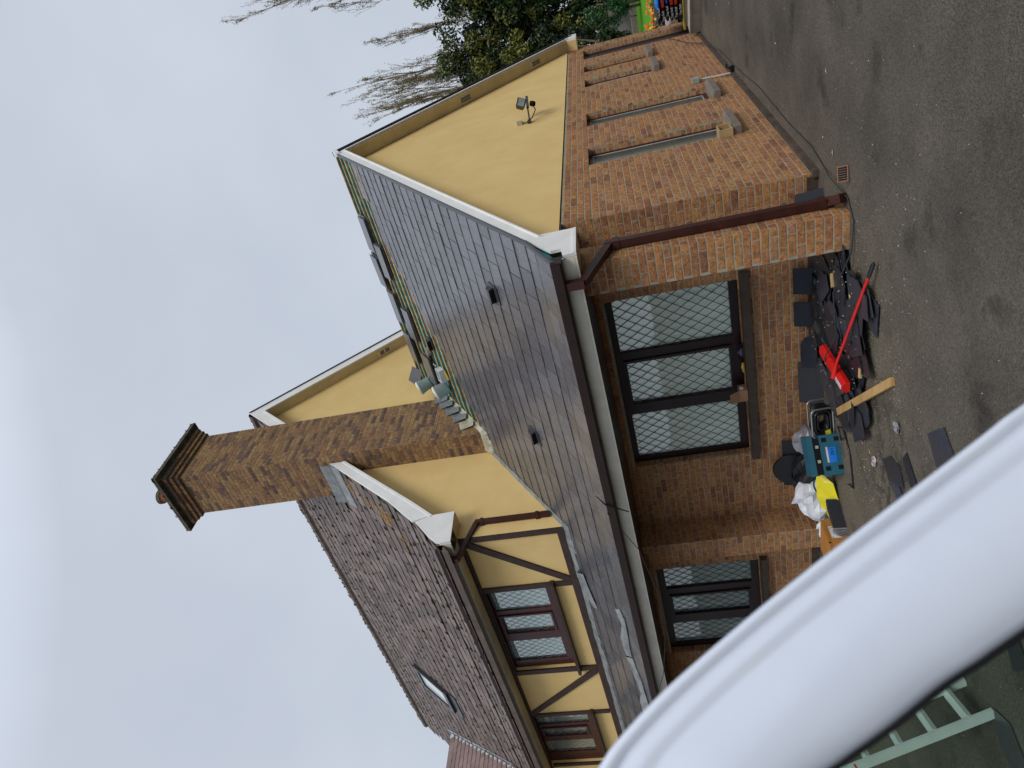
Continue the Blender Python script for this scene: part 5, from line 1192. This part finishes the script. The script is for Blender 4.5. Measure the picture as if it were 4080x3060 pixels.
lumpy2 = MB(); lumpy2.lathe(TR(on_roof(-2.98,3.10,.0),(PA,0,0)), [(0,.10),(.07,.09),(.09,.04),(.08,0)], 12); o = lumpy2.build('pipe_stub', mat('grey_sponge', (.22,.19,.14), .9, .2, scale=20, bump=.5), loc=on_roof(-2.98,3.1)); tag(o, 'stubby grey pipe end poking through the membrane beside the open vent', 'pipe')
slate_thing('tilted_slate', on_roof(-4.15,4.30,.10), (PA+.5,.5,.3), [(-.17,-.14),(.17,-.14),(.15,.14),(-.15,.14)], 'black sheet tilted up against the yellow gable at the ridge', None, 'sheet', m_=M['slate'])

# ------------------------------------------------------------------ stepladder behind the van window
ld = empty('stepladder', (-2.3,-4.15,G), 'aluminium stepladder standing on the asphalt beyond the van window', 'stepladder')
M['alu'] = mat('aluminium', (.62,.66,.66), .4, .5, var=.06, metal=.15)
up = Vector((-.86*math.cos(rad(70)), -.51*math.cos(rad(70)), math.sin(rad(70)))); wd_ = Vector((-.51,.86,0)); bk = Vector((-.86*math.cos(rad(112)+0)*-1, 0, 0))
base = Vector((-2.3,-4.15,G)); Ll = 1.9
def beam(q, A, B_, side, w_, d_):
    t = (B_-A).normalized(); s_ = side.normalized(); n_ = t.cross(s_).normalized(); s_, n_ = s_*w_/2, n_*d_/2
    q.hexa([A-s_-n_, A+s_-n_, A+s_+n_, A-s_+n_, B_-s_-n_, B_+s_-n_, B_+s_+n_, B_-s_+n_])
for k_ in (0, .43):
    q = MB(); beam(q, base+wd_*k_, base+wd_*k_+up*Ll, wd_, .025, .062); q.build('rail', M['alu'], ld, loc=base+wd_*k_)
up2 = Vector((.86*math.cos(rad(74)), .51*math.cos(rad(74)), math.sin(rad(74)))); top_ = base+up*Ll; hor = Vector((-.86,-.51,0))
b2 = top_ + hor*.9; b2.z = G
for k_ in (.02, .41):
    q = MB(); beam(q, b2+wd_*k_, top_+wd_*k_+hor*.05, wd_, .022, .035); q.build('back_rail', M['alu'], ld, loc=b2)
for i in range(7):
    P = base+up*(.17+.238*i); q = MB(); q.hexa([P+wd_*a+hor*b_+Vector((0,0,c)) for c in (-.028,0) for a, b_ in ((.014,-.04),(.416,-.04),(.416,.045),(.014,.045))]); q.build('tread', M['alu'], ld, loc=P)
q = MB(); P = base+up*.96; beam(q, P-wd_*.0135, P-wd_*.0135+up*.012, wd_, .003, .064); q.build('red_mark', M['red'], ld, loc=P)

# ------------------------------------------------------------------ van door close to the camera
Pd = Vector((2.35,-6.724,0)); nV = Vector((-.864,.504,0)); sV = Vector((.504,.864,0))
outer = [(-1.02,.42),(-1.02,1.6),(-.99,1.86),(-.90,1.985),(-.70,2.03),(-.45,2.02),(-.25,1.98),(-.13,1.925),(-.07,1.885),(-.028,1.850),(-.013,1.836),(.015,1.801),(.052,1.745),(.076,1.706),(.088,1.686),(.150,1.580),(.169,1.547),(.25,1.39),(.34,1.20),(.40,1.06),(.42,.9),(.42,.42)]
inner = [(-.92,.55),(-.92,1.6),(-.90,1.76),(-.84,1.85),(-.68,1.885),(-.45,1.875),(-.25,1.835),(-.135,1.785),(-.085,1.755),(-.040,1.716),(-.033,1.706),(-.015,1.672),(.004,1.640),(.015,1.617),(.026,1.596),(.075,1.50),(.10,1.452),(.165,1.32),(.22,1.21),(.25,1.13),(.26,.95),(.26,.55)]
vd = empty('van_door', Pd+Vector((0,0,G)), 'white van door with tinted window glass close in front of the camera', 'van door')
def W3(s_, z_, off): return Pd+sV*s_-nV*off+Vector((0,0,z_))
def dense(pl, n=4):                         # catmull-rom
    out_ = []
    for i in range(len(pl)-1):
        p0 = pl[max(i-1,0)]; p1 = pl[i]; p2 = pl[i+1]; p3 = pl[min(i+2,len(pl)-1)]
        for k_ in range(n):
            t = k_/n; out_.append(tuple(.5*((2*p1[c])+(-p0[c]+p2[c])*t+(2*p0[c]-5*p1[c]+4*p2[c]-p3[c])*t*t+(-p0[c]+3*p1[c]-3*p2[c]+p3[c])*t**3) for c in (0,1)))
    return out_+[pl[-1]]
ou, inn = dense(outer), dense(inner)
prf = [(0,-.035),(0,.0),(.012,.006),(.05,.0085),(.085,.0045),(.10,.0035),(.13,.007),(.20,.0095),(.24,.0075),(.27,.0085),(.40,.0135),(.55,.016),(.70,.0155),(.82,.012),(.90,.006),(.96,-.001),(.965,-.035)]
q = MB(); K_ = len(prf)
for (so, zo), (si, zi) in zip(ou, inn):
    for t, off in prf: q.v.append(tuple(W3(so+(si-so)*t, zo+(zi-zo)*t, off)))
for i in range(len(ou)-1):
    for k_ in range(K_-1): q.face((i*K_+k_, i*K_+k_+1, (i+1)*K_+k_+1, (i+1)*K_+k_))
paint = mat('sky_tinted_white_paint', (.64,.70,.80), .24, .5, scale=9, col2=(.60,.66,.77), coat=.7)  # white paint; the blue cast of reflected sky is put into its base colour
q.build('window_frame', paint, vd, loc=Pd+Vector((0,0,1.7)), smooth=True)
q = MB(); n = len(inn)
for i, ((so, zo), (si, zi)) in enumerate(zip(ou, inn)):
    d_ = Vector((si-so, zi-zo)); 
    for t, off in ((.96,-.002),(.968,.001),(.992,.001),(1.0,-.004),(1.0,-.03)): q.v.append(tuple(W3(so+(si-so)*t, zo+(zi-zo)*t, off)))
for i in range(n-1):
    for k_ in range(4): q.face((i*5+k_, i*5+k_+1, (i+1)*5+k_+1, (i+1)*5+k_))
q.build('rubber_seal', mat('rubber', (.008,.008,.009), .6, .3), vd, loc=Pd+Vector((0,0,1.6)), smooth=True)
q = MB(); top_in = [p for p in inn if p[1] > 1.02]
q.prism([W3(s_, z_, -.012) for s_, z_ in top_in], nV*.004); q.build('window_glass', glass_mat('tinted_van_glass', (.66,.76,.70), 1.45), vd, loc=Pd+Vector((0,0,1.5)))
q = MB(); q.hexa([W3(a, z_, off) for z_ in (.42,1.03) for a, off in ((-.93,-.03),(.27,-.03),(.27,.012),(-.93,.012))]); q.build('door_panel', paint, vd, loc=Pd+Vector((0,0,.7)))
q = MB(); q.hexa([W3(a, z_, off) for z_ in (.86,.90) for a, off in ((-.80,.013),(-.60,.013),(-.60,.04),(-.80,.04))]); q.build('door_handle', mat('black_handle', (.02,.02,.02), .5, .4), vd, loc=Pd+Vector((0,0,.8)))
q = MB(); q.hexa([W3(a, z_, off) for z_ in (G,.42) for a, off in ((.44,-.28),(.58,-.28),(.58,.02),(.44,.02))]); q.hexa([W3(a, z_, off) for z_ in (.42,1.0) for a, off in ((.44,-.28),(.56,-.28),(.56,.01),(.44,.01))]); q.build('door_post', paint, vd, loc=Pd+Vector((0,0,.4)))

# ------------------------------------------------------------------ garden at the far right
TZ = .12
b = MB(); b.poly([(.62,7.45,TZ),(3.0,5.85,TZ),(60,5.85,TZ),(60,120,TZ),(-60,120,TZ),(-60,9.9,TZ),(.12,9.9,TZ),(.12,8.0,TZ)])
earth = mat('garden_earth', (.11,.085,.055), .95, .1, scale=3, col2=(.05,.04,.025), bump=.8, bscale=20)
tag(b.build('garden_ground', earth, loc=(0,12,TZ)), kind='structure')
M['conc'] = mat('pale_concrete', (.36,.34,.31), .85, .2, scale=4, col2=(.26,.25,.23), fine=.08)
b = MB(); A, B_ = Vector((.06,7.76,G)), Vector((3.0,5.68,G)); t = (B_-A).normalized(); n_ = Vector((-t.y,t.x,0)); n_ = n_ if n_.y > 0 else -n_
gw = empty('garden_wall', A, 'low pale concrete garden wall beside the far end of the brick gable', 'wall'); L_ = (B_-A).length; x_ = 0
while x_ < L_-.01:
    l_ = min(.45, L_-x_); q = MB(); P0 = A+t*x_; P1 = A+t*(x_+l_-.006)
    q.hexa([P0, P1, P1+n_*.2, P0+n_*.2]+[p+Vector((0,0,.165)) for p in (P0, P1, P1+n_*.2, P0+n_*.2)]); q.build('block', M['conc'], gw, loc=P0); x_ += l_
q = MB(); q.hexa([A-t*.0-n_*.012, B_-n_*.012, B_+n_*.23, A+n_*.23]+[p for p in (A-n_*.012, B_-n_*.012, B_+n_*.23, A+n_*.23)]); 
for i in range(8): q.v[i] = tuple(Vector(q.v[i])+Vector((0,0,.167 if i < 4 else .20)))
q.build('coping', M['conc'], gw, loc=A)
q = MB(); q.box((2.99,5.69,G),(45,5.89,.105)); q.build('wall_run', M['conc'], gw, loc=A); q = MB(); q.box((2.99,5.67,.106),(45,5.91,.14)); q.build('coping', M['conc'], gw, loc=A)
# bags of soil, stacked flat
M['sb_k'] = mat('black_bag_film', (.014,.014,.016), .35, .5, var=.2); M['sb_b'] = mat('blue_bag_film', (.012,.20,.62), .35, .45, scale=9, col2=(.008,.11,.42)); M['sb_r'] = mat('red_print', (.50,.035,.015), .4, .4); M['sb_w'] = mat('white_print', (.72,.72,.72), .5, .3); M['sb_y'] = mat('pallet_yellow', (.55,.46,.06), .6, .3)
def text(body, size, T4, m_, parent, loc):
    cu = bpy.data.curves.new('lettering', 'FONT'); cu.body = body; cu.size = size; cu.extrude = .0015; cu.align_x = 'CENTER'; cu.align_y = 'CENTER'
    o0 = bpy.data.objects.new('tmp', cu); COL.objects.link(o0); dg = bpy.context.evaluated_depsgraph_get(); dg.update()
    me = bpy.data.meshes.new_from_object(o0.evaluated_get(dg)); bpy.data.objects.remove(o0)
    me.materials.clear(); me.materials.append(m_)
    me.transform(Matrix.Translation(-Vector(loc)) @ T4); o = bpy.data.objects.new('lettering', me); COL.objects.link(o)
    o.location = Vector(loc)-wloc(parent); o.parent = parent; return o
BG = 'bags of top soil stacked by the garden wall'
lbs = ['lowest black top soil bag of the stack','second soil bag up in the stack','third soil bag up, with a red printed panel','fourth soil bag up, beside the orange flowers','fifth soil bag up, red panel showing','topmost soil bag of the stack, mostly blue']
bu = Vector((.93,-.36,0)).normalized(); bn = Vector((-.36,-.93,0)).normalized()      # along the bag, towards the viewer
for i in range(6):
    c = Vector((.62,8.75,.175+i*.083)) - bu*(.0 if i % 2 else .03) + bu*((0,.0,.04,.02,-.03,-.02)[i])
    e_ = empty('soil_bag', c-Vector((0,0,.04)), lbs[i], 'bag', BG)
    q = MB(); q2 = MB(); rows = []; nn = 14
    for j in range(nn+1):
        s_ = -.42+.84*j/nn; f = min(1, (1-abs(s_)/.43)*4+.25); hh = .040*f*rnd(.92,1.06); ww = .22*min(1,f+.25)
        ring = []
        for k_ in range(10):
            a = 2*math.pi*k_/10; ring.append(c+bu*s_+bn*(ww*abs(math.cos(a))**.7*(1 if math.cos(a) >= 0 else -1))+Vector((0,0,hh*abs(math.sin(a))**.7*(1 if math.sin(a) >= 0 else -1))))
        rows.append(ring)
    cut = (8,8,7,7,8,6)[i]
    for (qq, j0, j1) in ((q,0,cut),(q2,cut,nn)):
        base_ = len(qq.v)
        for j in range(j0, j1+1): qq.v += [tuple(p) for p in rows[j]]
        for j in range(j1-j0):
            for k_ in range(10): k2 = (k_+1) % 10; qq.face((base_+j*10+k_, base_+j*10+k2, base_+(j+1)*10+k2, base_+(j+1)*10+k_))
        qq.face([base_+k_ for k_ in range(10)][::-1]); qq.face([base_+(j1-j0)*10+k_ for k_ in range(10)])
    bk_ = q.build('black_half', M['sb_k'], e_, loc=c); q2.build('blue_end', M['sb_b'], e_, loc=c)
    if i in (1,2,4):
        q = MB(); P = c+bu*(.07 if i != 4 else .13)+bn*.222
        q.hexa([P+bu*a+Vector((0,0,b_))+bn*o_ for o_ in (-.01,.004) for a, b_ in ((-.11,-.026),(.11,-.026),(.11,.026),(-.11,.026))]); rp = q.build('red_panel', M['sb_r'], e_, loc=P)
    xx = (-.14,-.20,-.20,-.16,-.16,-.12)[i]; P = c+bu*xx+bn*.228
    T4 = Matrix(((bu.x,0,bn.x,P.x),(bu.y,0,bn.y,P.y),(bu.z,1,bn.z,P.z),(0,0,0,1))); text('Top Soil', .062, T4, M['sb_w'], e_, P)
q = MB(); 
for (o_, z0) in ((-.28,.10),):
    P = Vector((.72,8.55,.10)); q.hexa([P+bu*a+bn*b_+Vector((0,0,c)) for c in (0,.032) for a, b_ in ((-.75,-.12),(.9,-.12),(.9,.10),(-.75,.10))])
o = q.build('yellow_board', M['sb_y'], loc=(.72,8.55,.1)); tag(o, 'yellow board lying under the stack of soil bags', 'board')
# lawn strip, flowers, stones
b = MB(); b.poly([(-5,18.2,TZ+.012),(14,12.6,TZ+.012),(20,24,TZ+.012),(-5,26.5,TZ+.012)])
lawn = mat('lawn', (.085,.25,.018), .9, .1, scale=8, col2=(.06,.18,.012), bump=.5, bscale=60); tag(b.build('lawn', lawn, loc=(0,20,TZ)), kind='structure')
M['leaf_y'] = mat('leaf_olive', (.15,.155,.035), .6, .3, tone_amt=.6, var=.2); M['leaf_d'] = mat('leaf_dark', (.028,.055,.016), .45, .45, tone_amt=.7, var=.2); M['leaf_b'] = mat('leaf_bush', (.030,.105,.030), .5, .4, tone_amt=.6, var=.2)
M['leaf_t'] = mat('leaf_autumn', (.22,.17,.05), .6, .3, tone_amt=.6, var=.2); M['bark'] = mat('bark', (.16,.13,.10), .9, .1, scale=12, col2=(.07,.055,.04), bump=.6); M['twig'] = mat('twig_bark', (.24,.185,.11), .85, .1, var=.2)
for m_ in ('leaf_y','leaf_d','leaf_b','leaf_t'): pass
rl = random.Random(77)
def leaf(mb, P, s_, mi=0, t=None):
    a, b_ = rl.uniform(0,6.28), rl.uniform(-1,1); c = math.sqrt(1-b_*b_)
    u1 = Vector((c*math.cos(a), c*math.sin(a), b_)); w1 = u1.orthogonal().normalized(); an = rl.uniform(0,6.28)
    w1 = w1*math.cos(an)+u1.cross(w1)*math.sin(an); l_ = s_*rl.uniform(.7,1.3); w_ = l_*.45
    n_ = len(mb.v); P = Vector(P)
    mb.v += [tuple(P-u1*l_/2), tuple(P+w1*w_/2), tuple(P+u1*l_/2), tuple(P-w1*w_/2)]; mb.face((n_,n_+1,n_+2,n_+3), rl.random() if t is None else t, mi)
fl_g = 'orange flowering plants along the lawn edge'
fp = [(-1.35,15.9),(-1.0,14.9),(-.72,14.2),(-.35,13.4),(-.05,12.6),(.25,12.1),(-.15,13.9)]
fl_lb = ['orange flowers farthest left beside the lawn','orange flowers second from the left by the lawn','orange flowers in the middle of the lawn edge','orange flowers right of the middle clump','orange flowers behind the soil bags','orange flowers nearest the picture edge','single taller orange clump set back on the lawn edge']
for i, (x_, y_) in enumerate(fp):
    e_ = empty('flowering_plant', (x_,y_,TZ), fl_lb[i], 'flowers', fl_g); st = MB(); hd = MB(); yl = MB()
    for k_ in range(11):
        dx, dy, hz_ = rl.uniform(-.45,.45), rl.uniform(-.4,.4), rl.uniform(.12,.42)
        top_p = (x_+dx, y_+dy, TZ+hz_); st.tube([(x_+dx*.3,y_+dy*.3,TZ),(x_+dx*.8,y_+dy*.8,TZ+hz_*.6),top_p], .005, 4)
        for _ in range(7): leaf(st, (x_+dx*rl.uniform(.2,1), y_+dy*rl.uniform(.2,1), TZ+hz_*rl.uniform(.1,.8)), .09)
        T4 = TR(top_p,(rl.uniform(.7,1.5),0,rl.uniform(-.5,.9))); hd = MB(); hd.lathe(T4, [(0,.0),(.012,.008),(.034,.0),(.03,-.008),(0,-.015)], 8); nm_ = 'orange_petals' if k_ % 4 else 'yellow_petals'
        if nm_ not in bpy.data.materials: mat(nm_, (.80,.11,.012) if nm_[0] == 'o' else (.75,.42,.02), .6, .3)
        hd.build('flower_head', bpy.data.materials[nm_], e_, loc=top_p)
    st.build('stems', M['leaf_b'], e_, loc=(x_,y_,TZ), fix=False)
q = MB(); 
for _ in range(420): blob(q, (rl.uniform(-1.6,1.6), 0, 0), 0)if False else None
for _ in range(380):
    u_ = rl.random(); x_ = -1.2+2.2*u_+rl.uniform(-.3,.3); y_ = 13.9-3.6*u_+rl.uniform(-.5,.5); blob(q, (x_, y_, TZ+.02), rl.uniform(.03,.09))
tag(q.build('gravel_edging', mat('pale_gravel', (.38,.33,.31), .9, .1, scale=5, col2=(.20,.17,.16)), loc=(0,12,TZ)), label='pale rough stones edging the flower bed', cat='stones', kind='stuff')
q = MB(); x_ = -5.5; ke = empty('stone_kerb', (-1,25.5,TZ), 'low kerb of rough brown stones at the far side of the lawn', 'kerb')
while x_ < 6:
    l_ = rl.uniform(.4,.9); q = MB(); y_ = 26.3-(x_+5)*.12; q.hexa([(x_,y_,TZ),(x_+l_-.03,y_-.1,TZ),(x_+l_-.03,y_+.4,TZ),(x_,y_+.4,TZ)]+[(x_+.04,y_+.03,TZ+rl.uniform(.22,.32)),(x_+l_-.07,y_-.05,TZ+rl.uniform(.22,.32)),(x_+l_-.06,y_+.35,TZ+.28),(x_+.04,y_+.35,TZ+.27)]); q.build('stone', M['stone'] if rl.random() < .0 else M['sill_st'], ke, loc=(x_,y_,TZ)); x_ += l_
q = MB(); q.box((-.6,27.4,TZ),(7,27.7,2.0)); q.box((-3.0,27.5,TZ),(-.7,27.7,1.25)); o = q.build('rear_wall', mat('grey_render', (.20,.195,.18), .9, .1, scale=2, col2=(.12,.115,.10)), loc=(0,27.5,TZ)); o.name = 'boundary_wall'; tag(o, 'grey rendered boundary wall half hidden behind the shrubs', 'wall')

# ------------------------------------------------------------------ trees and shrubs beyond the extension
def bush(name, c, r_, n, ms, ls, label, cat, trunk=None, clump=26, group=None, box=False):
    e_ = empty(name, (c[0], c[1], TZ), label, cat, group); q = MB(); rr = random.Random(n)
    cl = []
    for _ in range(clump):
        while True:
            p = Vector((rr.uniform(-1,1), rr.uniform(-1,1), rr.uniform(-1,1)))
            if .35 < p.length < 1: break
        cl.append((Vector((c[0]+p.x*r_[0]*.82, c[1]+p.y*r_[1]*.82, c[2]+p.z*r_[2]*.84)), rr.uniform(.22,.42), rr.uniform(.0,1), rr.random()))
    for k_ in range(n):
        P0, s_, tb_, mm_ = rr.choice(cl); R_ = min(r_)*s_
        d_ = Vector((rr.gauss(0,1), rr.gauss(0,1), rr.gauss(0,1))).normalized()*R_*rr.uniform(.55,1.08); d_.z *= 1.15
        P = P0+d_
        if P.z < TZ+.02: continue
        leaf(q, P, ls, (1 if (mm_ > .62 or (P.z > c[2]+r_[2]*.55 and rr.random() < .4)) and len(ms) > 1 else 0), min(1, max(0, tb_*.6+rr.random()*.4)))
    o = q.build('crown', ms, e_, loc=c, fix=False)
    q = MB()
    for k_ in range(5):
        a = rr.uniform(0,6.28); q.tube([(c[0]+.1*math.cos(a),c[1]+.1*math.sin(a),TZ),(c[0]+r_[0]*.2*math.cos(a),c[1]+r_[1]*.2*math.sin(a),c[2]-r_[2]*.3),(c[0]+r_[0]*.6*math.cos(a),c[1]+r_[1]*.6*math.sin(a),c[2]+r_[2]*.5)], [r_[0]*.06,r_[0]*.04,.012], 6)
    q.build('trunk', M['bark'], e_, loc=(c[0],c[1],TZ), smooth=True)
    return e_
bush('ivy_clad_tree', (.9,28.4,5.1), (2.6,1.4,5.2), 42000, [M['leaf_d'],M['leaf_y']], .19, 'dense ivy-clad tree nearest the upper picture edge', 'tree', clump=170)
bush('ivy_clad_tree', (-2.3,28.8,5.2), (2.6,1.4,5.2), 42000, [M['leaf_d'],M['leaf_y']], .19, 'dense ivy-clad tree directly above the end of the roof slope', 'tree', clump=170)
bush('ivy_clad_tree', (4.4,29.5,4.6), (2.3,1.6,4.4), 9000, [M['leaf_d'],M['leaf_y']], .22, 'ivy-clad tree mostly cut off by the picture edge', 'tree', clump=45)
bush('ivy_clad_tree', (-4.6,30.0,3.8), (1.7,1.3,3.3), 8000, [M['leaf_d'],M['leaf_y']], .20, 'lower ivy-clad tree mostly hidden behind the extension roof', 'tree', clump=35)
bush('dark_shrub', (.6,25.4,2.0), (1.7,.9,1.5), 6000, [M['leaf_d'],M['leaf_t']], .15, 'dark loose shrub hanging over the grey boundary wall', 'shrub', clump=35)
bush('green_shrub', (-1.15,22.5,1.25), (.85,.7,.95), 4200, [M['leaf_b'],M['leaf_d']], .11, 'bright green rounded shrub in front of the grey boundary wall', 'shrub', clump=30)
bush('dark_shrub', (-2.9,24.5,1.9), (1.6,.8,1.9), 7000, [M['leaf_d']], .13, 'dark shrub just beyond the corner of the brick gable', 'shrub', clump=25)
def poplar(x_, y_, H_, spread, label, seed, lean=0., n=9, fork=True):
    e_ = empty('tall_thin_tree', (x_,y_,TZ), label, 'tree', 'tall thin leaved trees behind the extension'); rr = random.Random(seed); q = MB(); lf = MB()
    def shoot(P, d_, L_, r0, lev):
        pts = [P]; k_ = 7 if lev < 2 else 4; p = Vector(P); dd = Vector(d_)
        for i in range(k_):
            dd = (dd+Vector((rr.uniform(-.10,.10), rr.uniform(-.1,.1), .06))).normalized(); p = p+dd*L_/k_; pts.append(p.copy())
        q.tube(pts, [r0*(1-.85*i/k_)+.003 for i in range(k_+1)], 5 if lev < 2 else 3, caps=False)
        if lev < 3:
            nb = (n+6, 6, 3)[lev]
            for j in range(nb):
                t = rr.uniform(.42 if lev == 0 else .15, .97); i = min(k_-1, int(t*k_)); B_ = pts[i].lerp(pts[i+1], t*k_-i)
                a = rr.uniform(0,6.28); out_ = Vector((math.cos(a), math.sin(a)*.8, 0))*(.22 if lev == 0 else .38)*spread
                shoot(B_, (dd*.5+Vector((0,0,1.0))+out_).normalized(), L_*(.42 if lev == 0 else .38)*rr.uniform(.6,1.1)*(1.1-.5*t), r0*.42, lev+1)
        if lev >= 1:
            for i in range(1, len(pts)):
                for _ in range(1 if lev == 1 else 3):
                    if rr.random() < .48: leaf(lf, pts[i]+Vector((rr.uniform(-.07,.07), rr.uniform(-.07,.07), rr.uniform(-.1,.1))), .068, 0 if rr.random() < .55 else 1)
    shoot(Vector((x_,y_,TZ)), Vector((lean,0,1)), H_-TZ, .045, 0)
    if fork:
        shoot(Vector((x_,y_,H_*.25)), Vector((lean-.11,0,1)), H_*.66, .03, 0); shoot(Vector((x_,y_,H_*.25)), Vector((lean+.12,.05,1)), H_*.66, .03, 0)
    q.build('trunk', M['twig'], e_, loc=(x_,y_,TZ), fix=False); lf.build('leaves', [M['leaf_t'],M['leaf_y']], e_, loc=(x_,y_,5), fix=False)
poplar(2.1,31.0,15.6,1.0,'tallest thin tree with sparse leaves at the picture edge',1)
poplar(.6,31.3,14.2,.9,'thin sparse tree next to the tallest one',2)
poplar(3.9,31.5,15,1.0,'thin sparse tree cut off by the picture edge',12)
poplar(-1.9,31.2,12.6,.9,'broad sparse tree in the middle of the group above the roof',3)
poplar(-3.4,31.6,12.2,.8,'sparse tree rising just above the roof slope',4)
poplar(-5.0,31.4,13.0,.7,'thin sparse tree farthest left, nearest the roof peak',5, n=6)
# leaves, crumbs of slate and stone chips scattered on the asphalt
q = MB(); rr = random.Random(3)
for _ in range(1100):
    z_ = rr.random()
    if z_ < .6: x_, y_ = rr.gauss(-1.3,1.0), rr.gauss(-1.6,.7)
    else: x_, y_ = rr.uniform(-5,6), rr.uniform(-5.5,3)
    if y_ > -.02 and x_ < .06: continue
    if rr.random() < .0: continue
    s_ = rr.uniform(.0015,.0055); blob(q, (x_, y_, G+.002), s_, .3)
for _ in range(110):
    x_, y_ = rr.uniform(-2.0,-.4), rr.uniform(-1.55,-.15)
    if in_heap(x_, y_): blob(q, (x_, y_, G+.10+.03*math.exp(-((x_+1.2)/.7)**2-((y_+.55)/.55)**2)), rr.uniform(.003,.008), .3)
tag(q.build('chips', mat('pale_chips', (.38,.37,.34), .8, .2), loc=(0,0,G), fix=False), 'pale slate crumbs and stone chips scattered over the asphalt', 'debris', kind='stuff')
q = MB()
for (x_, y_) in ((1.2,3.0),(.95,4.4),(.8,5.6),(1.5,1.3),(.55,5.9),(1.9,4.2),(1.1,6.3),(2.2,2.2),(.4,-.2),(.35,-.5),(1.0,-.3),(.9,1.6),(2.6,.6),(1.8,-1.0),(2.9,-1.9),(-2.1,-1.72),(-2.4,-1.6),(-1.9,-1.35)):
    a = rr.uniform(0,6.28); c_, s_ = math.cos(a)*.026, math.sin(a)*.026; n_ = len(q.v)
    q.v += [(x_-c_,y_-s_,G+.006),(x_+s_*.45,y_-c_*.45,G+.012),(x_+c_,y_+s_,G+.007),(x_-s_*.45,y_+c_*.45,G+.011)]; q.face((n_,n_+1,n_+2,n_+3))
tag(q.build('fallen_leaves', mat('pale_leaf', (.50,.46,.22), .6, .3), loc=(0,0,G), fix=False), 'small pale leaves scattered on the asphalt', 'leaves', kind='stuff')
